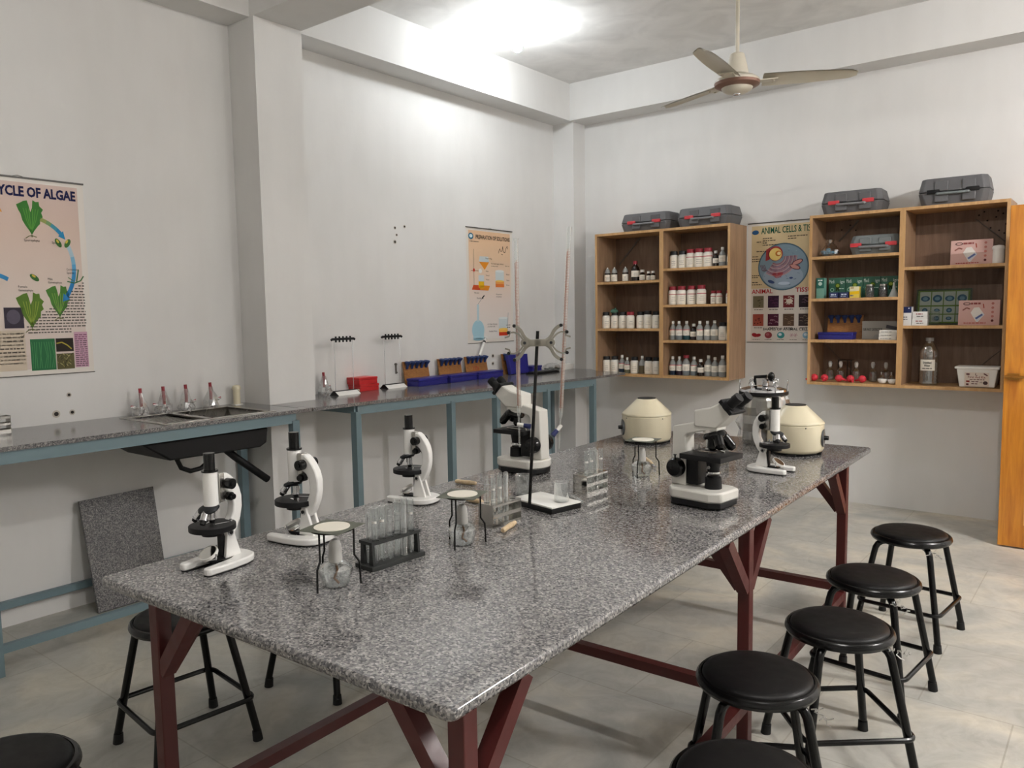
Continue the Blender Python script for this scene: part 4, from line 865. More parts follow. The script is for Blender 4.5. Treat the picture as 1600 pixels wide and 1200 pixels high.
mb(BLK).tube([(-.04, -.01, .29), (-.04, -.01, .33), (.02, -.01, .335)], .009, 10).done('lid_handle', t); mb(CHR).cyl((.02, -.03, .29), (.02, -.03, .32), .014).cyl((.02, -.045, .312), (.02, -.02, .312), .014, n=18).done('safety_valve', t)
mb(BLK).sphere((.045, -.02, .335), .017, 14, (1, 1, 1.4)).done('weight_knob', t); mb(CHR).tube([(-.07, .02, .285), (-.07, .02, .31), (-.05, .02, .32)], .006, 8).done('steam_pipe', t)

# ------------------------------------------------------------------ tripods, spirit lamps
CERA = mat('ceramic_disc', 'DAD5C8', .8); GAUZ = mat('wire_gauze', '5A5D52', .7, .2)
def tripod(label, x, y, rz):
    t = thing('gauze_tripod', label, 'tripod', (x, y, TZ), rz, 'thin black tripods with wire gauze')
    for k in range(3):
        a_ = k*2*pi/3; c_, s_ = cos(a_), sin(a_)
        mb(BLK).tube([(.052*c_, .052*s_, .141), (.052*c_, .052*s_, .074), (.064*c_, .064*s_, .056), (.066*c_, .066*s_, .0)], .0026, 8).done('leg', t)
    mb(BLK).tube([(.052*cos(q), .052*sin(q), .1425) for q in [i*pi/12 for i in range(24)]], .0025, 8, closed=True).done('ring', t)
    mb(GAUZ).bx(-.058, .058, -.058, .058, .1455, .1467).done('wire_gauze', t); mb(CERA).cyl((0, 0, .1465), (0, 0, .1485), .044, n=36).done('ceramic_disc', t)
def lamp(label, x, y, rz):
    t = thing('spirit_lamp', label, 'spirit lamp', (x, y, TZ), rz, 'glass spirit lamps under the tripods')
    p = [(0, 0), (.028, 0), (.031, .003), (.033, .012), (.042, .036), (.041, .046), (.03, .058), (.016, .063), (.0135, .068)]
    q = [(r_-.002 if r_ > .003 else 0, z+.003) for r_, z in p[:1]]+[(.0265, .003), (.031, .012), (.040, .036), (.039, .045), (.029, .055), (.0145, .061), (.0118, .068)]
    mb(GLASS).lathe(p+q[::-1], n=28).done('glass_body', t, fix=True)
    mb(FROST).lathe([(0, .118), (.008, .117), (.013, .111), (.0155, .1), (.017, .07), (.0165, .062), (.0145, .062), (.0148, .07), (.0133, .1), (.011, .109), (.006, .1145), (0, .115)], n=24).done('frosted_cap', t)
    mb(mat('lamp_wick', '7A5A40', .8)).tube([(0, 0, .085), (0, 0, .06), (.004, .002, .04), (.0, -.006, .02), (.012, .0, .008)], .003, 8).done('wick', t); mb(CERA).cyl((0, 0, .058), (0, 0, .07), .008).done('wick_holder', t)
tripod('thin black tripod nearest the camera, white disc on its gauze', 2.703, -5.012, R(-75)); lamp('glass spirit lamp with frosted cap under the nearest tripod', 2.712, -5.012, 0)
tripod('thin black tripod right of the black tube rack, middle of three', 2.735, -4.565, R(-70)); lamp('glass spirit lamp with frosted cap under the middle tripod', 2.735, -4.568, R(30))
tripod('thin black tripod farthest away, before the left centrifuge', 2.70, -3.43, R(-82)); lamp('glass spirit lamp with frosted cap under the farthest tripod', 2.702, -3.445, R(50))

# ------------------------------------------------------------------ test tubes and racks
def tube_mesh(L_=.15, r=.0085):
    m = mb(GLASS); w_ = .0011
    o = [(0, 0), (r*.5, r*.15), (r*.87, r*.5), (r, r), (r, L_-.002), (r+.0014, L_-.001), (r+.0014, L_)]
    i_ = [(r-w_, L_), (r-w_, r), (r*.8-w_, r*.6), (r*.4, r*.3+w_), (0, w_*1.6)]
    return m.lathe(o+i_, n=16)
TUBE = None
def tube(label, x, y, z, flip=False, grp='', lean=(0, 0)):
    global TUBE
    if TUBE is None: o = TUBE = tube_mesh().done('test_tube', ang=80)
    else: o = TUBE.copy(); COL.objects.link(o)
    o.location = (x, y, z+(.15 if flip else 0)); o.rotation_euler = ((pi if flip else 0)+lean[0], lean[1], 0); tag(o, label, 'test tube', grp)
    if not flip and random.random() < .7:
        m = mb(mat('white_mark', 'D8D6D0', .6)); labelpatch(m, .0088, .108, .115, .8, n=6, ph=-.9); m.done('white_mark', o, fix=False)
    return o
def rackloc(x, y, rz, lx, ly): return x+lx*cos(rz)-ly*sin(rz), y+lx*sin(rz)+ly*cos(rz)
RB = mat('rack_black', '1d1f1e', .55)
# black rack
x, y, rz = 2.682, -4.80, R(-3)
t = thing('tube_rack', 'black plastic test tube rack nearest the camera, full of glass tubes', 'rack', (x, y, TZ), rz)
mb(RB).bx(-.036, .036, -.093, .093, 0, .012).done('rack_base', t, bev=.001)
def holed(m, x0, x1, y0, y1, z0, z1, hx, hy, r):
    # plate made of strips between square cells, each cell carrying a round hole
    for i, cx in enumerate(hx):
        for cy in hy:
            A = []; n = 16; hw = (hx[1]-hx[0])/2 if len(hx) > 1 else (x1-x0)/2; hh = (hy[1]-hy[0])/2
            sq = []
            for k in range(n):
                a_ = 2*pi*k/n; c_, s_ = cos(a_), sin(a_); f_ = min(hw/abs(c_) if abs(c_) > 1e-6 else 9, hh/abs(s_) if abs(s_) > 1e-6 else 9); sq.append((cx+c_*f_, cy+s_*f_))
            for zz in (z0, z1):
                I = [m.b.verts.new((cx+r*cos(2*pi*k/n), cy+r*sin(2*pi*k/n), zz)) for k in range(n)]; O = [m.b.verts.new((*p, zz)) for p in sq]; A.append(I); m.skin(I, O)
            m.skin(A[0], A[1])
    gx0, gx1, gy0, gy1 = hx[0]-(hx[1]-hx[0])/2, hx[-1]+(hx[1]-hx[0])/2, hy[0]-(hy[1]-hy[0])/2, hy[-1]+(hy[1]-hy[0])/2
    m.bx(x0, gx0, y0, y1, z0, z1).bx(gx1, x1, y0, y1, z0, z1).bx(gx0, gx1, y0, gy0, z0, z1).bx(gx0, gx1, gy1, y1, z0, z1); return m
HX = (-.013, .013); HY = [-.0625+.025*k for k in range(6)]
holed(mb(RB), -.027, .027, -.085, .085, .066, .074, HX, HY, .0098).done('rack_top', t, smooth=False)
m = mb(RB)
for yy in (-.078, .078):
    for xx in (-.018, .018): m.prism([(xx-.009, .012), (xx+.009, .012), (xx+.006, .066), (xx-.006, .066)], yy-.004, yy+.004, 'xz')
m.done('rack_posts', t, smooth=False)
nn = ['nearest', 'second', 'third', 'fourth', 'fifth', 'farthest']
for i, lx in enumerate(HX):
    for k, ly in enumerate(HY):
        if i == 0 and k == 3: continue
        X_, Y_ = rackloc(x, y, rz, lx, ly); fl = (i == 0 and k in (0, 1, 2)) or (i == 1 and k in (4,))
        if i == 0 and k == 0: fl = True
        tube('glass test tube in the black rack, %s in its %s row' % (nn[k], ('left', 'right')[i]), X_, Y_, TZ+.0125, fl, 'test tubes in the black rack')
        if k % 2 == 1 and i == 1: pass
def metal_rack(label, x, y, rz, m_, W_=.062, L_=.135, H_=.072):
    t = thing('tube_rack', label, 'rack', (x, y, TZ), rz)
    for yy in (-L_/2, L_/2-.0015): mb(m_).bx(-W_/2, W_/2, yy, yy+.0015, 0, H_).done('end_plate', t, smooth=False)
    hy = [-L_/2+.022+k*(L_-.044)/3 for k in range(4)]; hx = (-.014, .014)
    holed(mb(m_), -W_/2, W_/2, -L_/2+.0016, L_/2-.0016, H_-.0015, H_, hx, hy, .0098).done('top_plate', t, smooth=False)
    mb(m_).bx(-W_/2, W_/2, -L_/2, L_/2, .006, .0075).done('bottom_plate', t, smooth=False)
    for sx in (-W_/2, W_/2-.0015):
        for z_ in (.03,): mb(m_).bx(sx, sx+.0015, -L_/2, L_/2, z_, z_+.012).done('side_strip', t, smooth=False)
        mb(m_).bx(sx, sx+.0015, -L_/2, L_/2, H_-.008, H_).bx(sx, sx+.0015, -L_/2, L_/2, 0, .01).done('side_strip', t, smooth=False)
    return hx, hy
def fill(x, y, rz, hx, hy, desc, which):
    for i, lx in enumerate(hx):
        for k, ly in enumerate(hy):
            if (i, k) in which:
                X_, Y_ = rackloc(x, y, rz, lx, ly); tube('glass test tube in the %s, %s in its %s row' % (desc, ('nearest', 'second', 'third', 'farthest')[k], ('left', 'right')[i]), X_, Y_, TZ+.008, (i+k) % 3 == 0, 'test tubes in the '+desc)
a_ = (2.678, -4.325, R(-3)); hx, hy = metal_rack('dull steel test tube rack beside the retort stand base', *a_, STEEL); fill(*a_, hx, hy, 'dull steel rack', [(0, 0), (0, 1), (0, 2), (0, 3), (1, 0), (1, 1), (1, 2)])
a_ = (2.678, -3.79, R(-3)); PST = mat('polished_steel', 'D5D3CE', .06, 1.); hx, hy = metal_rack('polished steel test tube rack right of the beaker', *a_, PST); fill(*a_, hx, hy, 'polished rack', [(1, 0), (1, 1), (1, 2), (1, 3), (0, 2), (0, 3)])
a_ = (2.83, -3.02, R(-3)); hx, hy = metal_rack('steel test tube rack half hidden behind the right binocular microscope', *a_, PST); fill(*a_, hx, hy, 'half-hidden rack', [(0, 0), (0, 1), (1, 0), (1, 1), (1, 2)])
t = thing('tube_rack', 'steel tube rack on the left counter, cut by the photo edge', 'rack', (.065, -4.86, CZ), 0)
for yy in (-.06, .058): mb(STEEL).bx(-.03, .03, yy, yy+.0015, 0, .074).done('end_plate', t, smooth=False)
for z_ in (.0, .03, .062): mb(STEEL).bx(.029, .03, -.06, .06, z_, z_+.01).bx(-.03, -.029, -.06, .06, z_, z_+.01).done('side_strip', t, smooth=False)

# ------------------------------------------------------------------ retort stand with burettes
BU = (Vector((2.667, -4.154, TZ)))
t = thing('retort_stand', 'white-based retort stand with black rod and grey double burette clamp', 'stand', BU, R(38))
bs = mb(WPL).box((.058, .068, .021), (.205, .135, .006), R(-50), .002).done('base_plate', t); mb(BLKM).box((.058, .068, .009), (.205, .135, .018), R(-50), .002).done('base_underside', t)
tl = .06
rodp = lambda z: (tl*(z-.024), 0, z)
mb(BLK).cyl(rodp(.024), rodp(.605), .0055, n=16).done('rod', t)
CL = mat('clamp_alloy', '8E8A80', .4, .7); cz_ = .567; cx_ = tl*cz_
cl = mb(CL).box((cx_, -.014, cz_), (.075, .012, .024), None, .003).bx(cx_-.012, cx_+.012, -.02, .012, cz_-.012, cz_+.012, .002).done('burette_clamp', t)
def ribbon(pts, wd, th, n=12):
    m = mb(CL); P = [Vector((cx_+a, 0, cz_+b)) for a, b in pts]; G = []
    for i, p in enumerate(P):
        d = (P[min(i+1, len(P)-1)]-P[max(i-1, 0)]).normalized(); nn_ = Vector((-d.z, 0, d.x))*wd/2
        G.append([m.b.verts.new(p+nn_+Vector((0, y_, 0))) for y_ in (-th/2-.012, th/2-.012)]+[m.b.verts.new(p-nn_+Vector((0, y_, 0))) for y_ in (th/2-.012, -th/2-.012)])
    for a, b in zip(G, G[1:]): m.skin(a, b)
    m._f(G[0]); m._f(G[-1]); return m
def bez(p, q, r, n=8): return [((1-k/n)**2*p[0]+2*(1-k/n)*k/n*q[0]+(k/n)**2*r[0], (1-k/n)**2*p[1]+2*(1-k/n)*k/n*q[1]+(k/n)**2*r[1]) for k in range(n+1)]
for sx in (-1, 1):
    for sz in (-1, 1):
        ribbon(bez((sx*.024, sz*.006), (sx*.042, sz*.012), (sx*.05, sz*.032))+bez((sx*.05, sz*.032), (sx*.058, sz*.048), (sx*.074, sz*.055))[1:], .011, .012).done('fixed_arm', cl, bev=.001)
        ribbon(bez((sx*.046, sz*.006), (sx*.058, sz*.03), (sx*.078, sz*.035))+[(sx*.09, sz*.034), (sx*.094, sz*.022), (sx*.108, sz*.018)], .0055, .01).done('spring_arm', cl)
        mb(RUB).cyl((cx_+sx*.077, -.02, cz_+sz*.056), (cx_+sx*.077, .0, cz_+sz*.056), .0055).cyl((cx_+sx*.096, -.02, cz_+sz*.034), (cx_+sx*.096, .0, cz_+sz*.034), .0055).done('rubber_tip', cl)
    mb(CL).cyl((cx_+sx*.043, -.026, cz_), (cx_+sx*.043, -.002, cz_), .0135, n=24).use(DSTEEL).cyl((cx_+sx*.043, -.028, cz_), (cx_+sx*.043, -.025, cz_), .005).done('pivot_screw', cl)
GRAD = mat('graduation_ink', '9A5A44', .6); STOP = mat('navy_stopcock', '1B2350', .4)
def burette(label, top, bot, side):
    top, bot = Vector(top), Vector(bot); ax = (top-bot).normalized(); L_ = (top-bot).length
    t = thing('burette', label, 'burette', bot, 0, 'glass burettes in the clamp')
    xx = Vector((cos(R(38)), sin(R(38)), 0)); xx = (xx-ax*xx.dot(ax)).normalized(); t.rotation_euler = Matrix((xx, ax.cross(xx), ax)).transposed().to_euler()
    r, w_ = .0072, .0015
    mb(GLASS).lathe([(.0035, .10), (r, .115), (r, L_-.012), (r+.002, L_), (r+.0005, L_), (r-w_, L_-.012), (r-w_, .117), (.0022, .102)], n=20).done('glass_tube', t, ang=80)
    m = mb(GRAD)
    for k in range(100):
        z_ = .14+(L_-.22)*k/99; labelpatch(m, r+.0003, z_, z_+.0009, 1.5 if k % 10 == 0 else .8, n=5, ph=-1.2)
    labelpatch(m, r+.0003, .14, L_-.08, .12, n=1, ph=-2.1)
    m.done('graduations', t, fix=False)
    mb(mat('enamel_back', 'C9A894', .5)).bx(-.0012, .0012, r-w_-.0006, r-w_, .13, L_-.07).done('coloured_stripe', t)
    mb(GLASS).lathe([(.0035, .10), (.0032, .06), (.0025, .0), (.0012, 0), (.0014, .06), (.0016, .10)], n=12).done('tip', t, ang=80)
    q = (.9, -.2, -.15) if side > 0 else (-.62, -.25, -.75); q = Vector(q).normalized(); c0 = Vector((0, 0, .075))
    mb(mat('white_socket', 'D8D6D0', .3)).cyl(c0-q*.006, c0+q*.016, .0065, n=14).done('stopcock_barrel', t); mb(STOP).cyl(c0+q*.016, c0+q*.04, .0075, .009, 16).done('stopcock_cap', t)
burette('tall glass burette held in the clamp, left one, blue stopcock behind rod', (2.641, -4.174, 1.723), (2.645, -4.176, 1.035), 1)
burette('tall glass burette held in the clamp, right one, leaning outward', (2.780, -4.068, 1.757), (2.748, -4.093, 1.026), -1)
def beaker(label, x, y, z, r=.026, h=.068):
    o = mb(GLASS).lathe([(0, 0), (r-.003, 0), (r, .003), (r, h-.002), (r+.002, h), (r, h+.0004), (r-.0013, h-.002), (r-.0013, .0035), (r-.004, .0014), (0, .0014)], n=32).done('beaker', ang=60)
    o.location = (x, y, z); tag(o, label, 'beaker', 'small glass beakers')
beaker('small glass beaker standing on the white base of the retort stand', 2.735, -4.062, TZ+.0245)
beaker('small glass beaker on granite between steel rack and binocular microscope', 2.51, -3.985, TZ, .028, .078)
o = tube_mesh(.14, .0075).done('test_tube', ang=80); o.location = (2.775, -3.99, TZ+.009); o.rotation_euler = Vector((-.75, .55, 0)).to_track_quat('Z', 'Y').to_euler(); tag(o, 'glass test tube lying flat beside the retort stand base', 'test tube')
def needle(label, a, b, c=None, collar=False):
    a, b = Vector(a), Vector(b); d = (b-a).normalized(); L_ = (b-a).length
    t = thing('inoculation_needle', label, 'lab tool', a, 0, 'wooden-handled lab needles'); t.rotation_euler = d.to_track_quat('Z', 'Y').to_euler(); e = .0085
    mb(HANDW).lathe([(0, 0), (.006, .001), (e, .008), (e*.95, L_*.3), (e*1.1, L_*.7), (e*.8, L_*.93), (e*.85, L_-.004), (.004, L_), (0, L_)], n=18).done('wooden_handle', t)
    if c: mb(CHR).cyl((0, 0, L_), (0, 0, L_+c), .0018 if not collar else .003, n=8).done('needle', t)
    if collar: mb(CHR).cyl((0, 0, L_+c), (0, 0, L_+c+.015), .006).done('chuck', t)
needle('wooden-handled needle at left edge behind the middle tripod, farther one', (2.165, -3.972, TZ+.009), (2.262, -3.957, TZ+.009), .065)
needle('wooden-handled needle behind the middle tripod, nearer one', (2.478, -4.175, TZ+.009), (2.39, -4.17, TZ+.009), .07)
needle('short wooden handle lying before the dull steel tube rack', (2.762, -4.418, TZ+.009), (2.735, -4.32, TZ+.009))
needle('wooden-handled chuck right of the farthest tripod', (2.553, -3.14, TZ+.009), (2.635, -3.235, TZ+.009), .05, True)

# ------------------------------------------------------------------ right cabinet contents
def carton(name, label, cat, x0, x1, z, h, dep, y=-.22, rz=0, col='FFFFFF', art_=None, grp=None, tilt=0):
    t = thing(name, label, cat, ((x0+x1)/2, y, z), rz, grp, rot=(tilt, 0, rz)); w_ = x1-x0
    mb(mat('carton_'+col.lower(), col, .5)).bx(-w_/2, w_/2, 0, dep, 0, h, .001).done('carton', t)
    if art_:
        a = Art(); art_(a, w_, h); a.done('front_print', t, smooth=False, fix=False)
    return t
def scale_art(a, w, h):
    a.poly([(-w*.2, h*.5), (-w*.12, h*.7), (.0, h*.72), (w*.14, h*.42), (-w*.02, h*.12), (-w*.06, h*.14)], 'D8D4CE', 2); a.poly([(-w*.1, h*.3), (w*.1, h*.5), (w*.14, h*.42), (-w*.03, h*.14)], 'C8CCD4', 3)
    a.line([(-w*.07, h*.26), (w*.09, h*.43)], .012, '5a6a9a', 4); a.ell(-w*.3, h*.86, w*.09, h*.06, '3a2a28', 2); a.ell(-w*.3, h*.86, w*.07, h*.04, 'C8A098', 3); a.line([(-w*.4, h*.6), (-w*.3, h*.7), (-w*.22, h*.65)], .008, '8a5a50', 2); a.line([(w*.1, h*.85), (w*.12, h*.68)], .006, '9a4030', 2)
    a.words(-w*.2, w*.05, h*.83, .012, '8a4a48'); a.words(-w*.36, w*.18, h*.07, .006, 'A04038')
    for k in range(5): a.ell(w*.33, h*(.18+.17*k), .008, .008, '5a2a2a' if k == 0 else 'B07068', 2)
carton('scale_box', 'pink kitchen-scale box on upper right shelf of the right cabinet', 'box', 3.255, 3.50, BR[0], .168, .05, -.20, 0, 'C9A49C', scale_art, 'pink scale boxes', R(-6))
carton('scale_box', 'pink kitchen-scale box on middle right shelf, before the green chart', 'box', 3.325, 3.56, BR[1], .165, .05, -.27, 0, 'C59E96', scale_art, 'pink scale boxes', R(-6))
t = thing('canister', 'white plastic canister with ribbed cap on upper right shelf', 'canister', (3.535, -.21, BR[0])); mb(WPL).lathe([(0, 0), (.034, .002), (.033, .095), (0, .095)], n=28).done('body', t); mb(WPL).lathe([(0, .094), (.037, .094), (.037, .108), (.03, .118), (0, .122)], n=16).done('cap', t)
def chart_art(a, w, h):
    a.rect(-w/2+.012, w/2-.012, .012, h-.012, '5E7A3C', 1)
    for i in range(4):
        for j in range(3):
            x0 = -w/2+.02+i*(w-.04)/4; z0_ = (.135, .075, .02)[j]; hh = (.095, .052, .05)[j]; a.rect(x0+.003, x0+(w-.04)/4-.003, z0_+.002, z0_+hh, 'A9B6AC', 2); r_ = .026 if j == 0 else .016
            a.ell(x0+(w-.04)/8, z0_+hh/2, r_*1.1, r_*(1 if (i+j) % 2 else .75), '3A5E74', 3); a.ell(x0+(w-.04)/8, z0_+hh/2, r_*.6, r_*.5, '6E93A4', 4)
t = carton('specimen_chart', 'green framed chart of round specimens leaning on middle right shelf', 'chart', 3.04, 3.38, BR[1], .25, .012, -.14, 0, '33402C', chart_art, None, R(-8))
mb(mat('chart_film', 'FFFFFF', .08, trans=1., alpha=.15, plain=1)).bx(-.172, .172, -.006, -.0055, 0, .252).done('clear_film', t)
def navy_art(a, w, h): a.rect(-w/2, w/2, h*.68, h, '232B52', 1); a.ell(w*.3, h*.92, .004, .004, 'D8D8E0', 2); a.words(-w*.15, w*.2, h*.42, .008, '6a6a72'); a.words(-w*.2, w*.2, h*.3, .006, '6a6a72')
def wht_art(a, w, h): a.words(-w*.25, w*.2, h*.6, .007, '8a4a48'); a.words(-w*.2, w*.25, h*.3, .005, '6a6a6a')
carton('small_box', 'white box with navy band by the divider on middle right shelf', 'box', 2.972, 3.052, BR[1], .128, .06, -.32, 0, 'D4D2D0', navy_art)
carton('small_box', 'small white box, lower of two stacked beside navy-banded box', 'box', 3.056, 3.15, BR[1], .044, .06, -.32, 0, 'D6D4D1', wht_art, 'small white boxes'); carton('small_box', 'small white box, upper of two stacked beside navy-banded box', 'box', 3.058, 3.148, BR[1]+.0445, .05, .058, -.319, 0, 'D6D4D1', wht_art, 'small white boxes')
t = thing('plastic_case', 'clear plastic case right of the stacked small white boxes', 'case', (3.185, -.29, BR[1])); mb(mat('clear_film', 'FFFFFF', .05, trans=1., alpha=.3, plain=1)).bx(-.03, .03, -.02, .03, 0, .095, .002).done('clear_case', t); mb(mat('clear_film')).bx(-.031, .031, -.021, .031, .096, .1).done('lid', t)
t = thing('water_bottle', 'large clear ribbed bottle labelled Distilled Water, bottom right shelf', 'bottle', (3.15, -.21, AZ0+.022), R(0))
P = [(0, 0), (.05, 0), (.062, .01)]
for k in range(7): z_ = .02+k*.026; P += [(.062, z_), (.057, z_+.013)]
P += [(.062, .2), (.058, .235), (.035, .275), (.022, .295), (.022, .305)]
mb(GLASS).lathe(P+[(r_-.0015 if r_ > .01 else 0, z_+.0015 if i_ < 3 else z_) for i_, (r_, z_) in list(enumerate(P))[::-1]], n=32).done('bottle_body', t, ang=50); mb(mat('milky_cap', 'B8B6B0', .3, trans=.5)).cyl((0, 0, .3), (0, 0, .322), .025, n=24).done('cap', t)
m = mb(LAB); labelpatch(m, .0655, .10, .175, .75); m.done('label', t, fix=False)
a = Art(); a.text('Distilled', 0, .148, .014, .052, '1c1c1c', 2, .02, 'CENTER'); a.text('Water', 0, .128, .014, .038, '1c1c1c', 2, .02, 'CENTER'); a.words(-.03, .03, .112, .006); o = a.done('label_text', t, smooth=False, fix=False); o.location = (0, -.0655, 0)
t = thing('first_aid_tub', 'white plastic tub with lid and first aid label, bottom right shelf', 'tub', (3.45, -.235, AZ0+.022))
A_ = [(-.115, -.07), (.115, -.07), (.115, .075), (-.115, .075)]; m = mb(WPL); Aq = [m.b.verts.new((a_*.88, b_*.88, 0)) for a_, b_ in A_]; Bq = [m.b.verts.new((a_*1.03, b_*1.03, .125)) for a_, b_ in A_]; m.skin(Aq, Bq); m._f(Aq[::-1]); m._f(Bq); m.done('tub_body', t, bev=.006); mb(WPL).bx(-.128, .128, -.083, .085, .122, .137, .004).done('lid', t)
a = Art(); a.rect(-.07, .07, .008, .1, 'D6C9BC', 1); a.text('First Aid Kit', 0, .062, .015, .10, '7a2a22', 2, .01, 'CENTER'); a.ell(-.05, .088, .012, .006, '5a3030', 2); a.ell(.0, .088, .009, .009, '5a3030', 2); a.ell(.003, .09, .008, .008, 'D6C9BC', 3); a.line([(.04, .094), (.062, .08)], .008, '5a3030', 2); a.words(-.04, .045, .05, .005, '5a3030')
a.rect(-.06, -.04, .034, .046, '8A3028', 2); a.rect(-.06, -.045, .014, .026, '5a3030', 2); a.ell(.05, .032, .014, .012, '4a3838', 2); a.words(-.03, .01, .036, .005, '5a3030'); a.words(-.03, .005, .022, .005, '5a3030'); a.text('AB', .017, .03, .011, .016, '4a2a28', 2)
o = a.done('label_print', t, smooth=False, fix=False); o.location = (0, -.0655, 0); o.rotation_euler = (R(4.5), 0, 0)
# second shelf, left bay
def teal_art(a, w, h): a.rect(-w/2, w/2, h*.5, h, '2F6A60', 1); a.ell(0, h*.72, w*.25, h*.09, 'B8D0C8', 2); a.words(-w*.3, w*.3, h*.86, .008, 'D8E4E0')
carton('mask_box', 'tall teal box at left end of second left shelf', 'box', 2.395, 2.45, BS[1], .15, .06, -.25, 0, '6FA093', teal_art)
def green_art(a, w, h):
    a.ell(w*.05, h*.62, .018, .018, '3E5A1C', 3); a.ell(w*.05, h*.62, .012, .012, '8A9A3C', 4); a.line([(w*.03, h*.55), (-w*.03, h*.36)], .01, '2c3c16', 3); a.line([(w*.07, h*.55), (w*.13, h*.36)], .01, '2c3c16', 3)
    a.text('Medi', -w*.46, h*.74, .026, w*.3, 'D2DCD6', 2); a.text('ign', w*.2, h*.74, .022, w*.26, 'D2DCD6', 2); a.ell(-w*.28, h*.42, .014, .014, '8AB09A', 2); a.ell(-w*.28, h*.42, .009, .009, '2F5E4C', 3); a.words(w*.1, w*.42, h*.45, .006, 'A8C0B0')
for i, x in enumerate((2.518, 2.638, 2.758, 2.878)): carton('mask_box', 'dark green box with rosette on second left shelf, %s of four' % ['leftmost', 'second from left', 'third from left', 'rightmost'][i], 'box', x-.058, x+.058, BS[1], .15, .07, -.17, 0, '2F5E4C', green_art, 'green rosette boxes')
def nv(a, w, h): a.words(-w*.3, w*.3, h*.5, .01, 'B8C4D8'); a.words(-w*.35, w*.35, h*.25, .005, 'A8B4C8')
for i, x in enumerate((2.525, 2.597)): carton('small_box', 'small navy box before the green boxes, %s of two' % ['left', 'right'][i], 'box', x-.03, x+.03, BS[1], .042, .05, -.275, 0, '1F2A5A', nv, 'small navy boxes')
def yl(a, w, h): a.rect(-w/2, w/2, h*.6, h, 'D8D2B0', 1); a.poly([(-w/2, h*.5), (w/2, h*.62), (w/2, h*.35), (-w/2, h*.3)], 'E8C020', 2); a.words(-w*.4, -w*.05, h*.84, .006, '8a6a30'); a.words(-w*.4, -w*.1, h*.15, .008, '4a5a8a')
carton('small_box', 'small yellow and white box before the green boxes', 'box', 2.636, 2.70, BS[1], .08, .05, -.275, 0, 'DEC85A', yl)
def ajar(label, x):
    t = thing('glass_jar', label, 'jar', (x, -.25, BS[1]), 0, 'clouded glass jars'); jm = mat('clouded_glass', '9a9a98', .12, trans=.8, plain=1)
    mb(jm).lathe([(0, 0), (.026, 0), (.029, .004), (.029, .065), (.024, .076), (.024, .08), (0, .08)], n=24).done('jar_body', t); m = mb(mat('jar_contents', '7d7668', .7))
    for k in range(16): m.sphere((random.uniform(-.016, .016), random.uniform(-.016, .016), .01+random.random()*.05), .0075, 8)
    m.done('contents', t); mb(STEEL).cyl((0, 0, .08), (0, 0, .092), .027, n=24).done('jar_lid', t)
ajar('clouded glass jar before green boxes, beside the yellow box', 2.765); ajar('clouded glass jar before green boxes, nearer the divider', 2.853)
t = thing('plastic_funnel', 'small white plastic funnel by the divider on second left shelf', 'funnel', (2.925, -.26, BS[1])); mb(mat('milky_plastic', 'C4CBC8', .4, trans=.3)).lathe([(.034, 0), (.033, .004), (.01, .06), (.006, .095), (.004, .095), (.008, .058), (.031, .002)], n=24).done('cone', t); mb(mat('milky_plastic')).cyl((0, 0, .085), (0, 0, .1), .007).done('spout_ring', t)
# third shelf
rackboard('wooden board with blue cups inside the right cabinet', 2.555, -.085, R(-90), z=BS[2], wd=.25)
tray('navy blue tray inside the right cabinet, before the cup board', 2.535, -.20, R(-90), .24, .10, .052, BS[2])
def gr(a, w, h): a.text('SSR FAST DETECTOR', -w*.46, h*.48, .017, w*.52, '1f1f1f', 2, .01); a.poly([(w*.15, h*.62), (w*.17, h*.8), (w*.46, h*.68), (w*.46, h*.5)], '4a484c', 2); a.poly([(-w*.2, h*.05), (-w*.15, h*.25), (w*.0, h*.25), (w*.0, h*.05)], '8a8a88', 2)
carton('detector_box', 'grey box lettered SSR FAST DETECTOR on third left shelf', 'box', 2.70, 2.945, BS[2], .13, .07, -.17, 0, '8F8C86', gr)
def wl(a, w, h): a.words(-w*.4, w*.2, h*.35, .004, '8a8a86')
for i in range(3): carton('slide_box', 'flat white slide box on third left shelf, %s of three stacked' % ['lowest', 'middle one', 'topmost'][i], 'box', 2.84+.002*i, 2.955+.002*i, BS[2]+i*.0232, .0228, .06, -.29, R(i-1), 'D8D5CE', wl, 'stacked slide boxes')
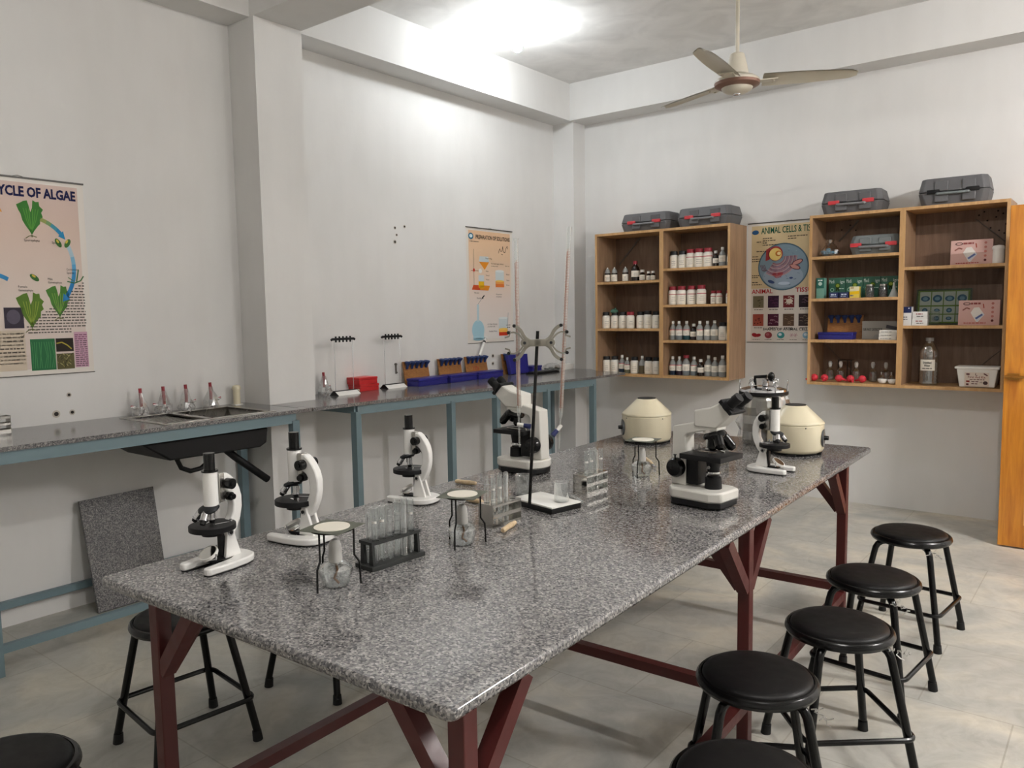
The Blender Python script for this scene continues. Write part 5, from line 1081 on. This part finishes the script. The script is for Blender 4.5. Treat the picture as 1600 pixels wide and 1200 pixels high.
# bottom shelf, left bay
ZB = AZ0+.022; PNK = mat('red_rubber', 'C8313F', .5)
for i, (x, a_) in enumerate(((2.400, 200), (2.474, -80), (2.575, 0), (2.655, -60), (2.735, 150))):
    t = thing('rubber_bulb', 'red rubber pipette bulb on bottom left shelf, %s of five' % ['leftmost', 'second from left', 'middle one', 'second from right', 'rightmost'][i], 'pipette bulb', (x, -.275, ZB), R(a_), 'red rubber bulbs')
    mb(PNK).sphere((0, 0, .026), .026, 18, (1.05, 1, 1)).done('bulb', t); mb(PNK).cyl((.02, 0, .022), (.06, 0, .01), .01, .007, 14).done('neck', t)
for i, x in enumerate((2.473, 2.548, 2.659, 2.773, 2.86)):
    t = thing('glass_flask', 'clear glass stoppered bottle behind red bulbs, %s on bottom shelf' % ['leftmost', 'second from left', 'third from left', 'fourth from left', 'rightmost'][i], 'glassware', (x, -.14, ZB), 0, 'stoppered glass bottles')
    mb(GLASS).lathe([(0, 0), (.026, 0), (.028, .004), (.028, .07), (.012, .092), (.012, .105), (.0105, .105), (.0105, .091), (.0262, .069), (.0262, .005), (0, .003)], n=22).done('glass_body', t); mb(FROST).lathe([(0, .1), (.010, .1), (.012, .112), (.014, .125), (.01, .14), (0, .142)], n=18).done('stopper', t)
t = thing('gauze_tripod', 'black wire tripod at the back of bottom left shelf', 'tripod', (2.575, -.10, ZB)); mb(BLK).bx(-.05, .05, -.04, .04, .148, .151).done('top_plate', t)
for xx, yy in ((-.045, -.035), (.045, -.035), (.0, .035)): mb(BLK).cyl((xx, yy, 0), (xx, yy, .149), .003, n=8).done('leg', t)
for i, x in enumerate((2.87, 2.935)):
    t = thing('porcelain_dish', 'small white porcelain dish by the divider, %s of two' % ['left', 'right'][i], 'dish', (x, -.28, ZB), 0, 'porcelain dishes'); mb(WHT).lathe([(0, 0), (.012, 0), (.022, .006), (.03, .02), (.031, .032), (.029, .032), (.027, .02), (.02, .008), (0, .004)], n=26).done('bowl', t); mb(WHT).cyl((0, -.03, .03), (0, -.036, .033), .004).done('lip', t)
for i, x in enumerate((2.85, 2.915)):
    t = thing('dropper_bottle', 'small glass dropper bottle behind the dishes, %s of two' % ['left', 'right'][i], 'bottle', (x, -.215, ZB), 0, 'small dropper bottles'); mb(GLASS).lathe([(0, 0), (.02, 0), (.021, .04), (.009, .055), (.009, .062), (.0075, .062), (.0075, .054), (.0192, .039), (.0185, .002), (0, .002)], n=18).done('glass_body', t); mb(STEEL).cyl((0, 0, .06), (0, 0, .078), .009).done('cap', t)
t = thing('plastic_bag', 'clear bag of blue plastic pieces on the top left shelf', 'bag', (2.475, -.21, BS[0]))
m = mb(mat('blue_plastic', '4F8FB0', .4))
for k in range(22): a_ = random.random()*6; q = random.random()*.05; m.sphere((q*cos(a_), q*sin(a_)*.8, .018+random.random()*.045*(1-q*10)), .014, 8, (1.3, .8, .7))
m.done('blue_contents', t); crumple(mb(WRAP), [(.055, .002), (.068, .02), (.06, .05), (.04, .08), (.02, .1), (.03, .125)], 16, .2).done('clear_bag', t, ang=10)
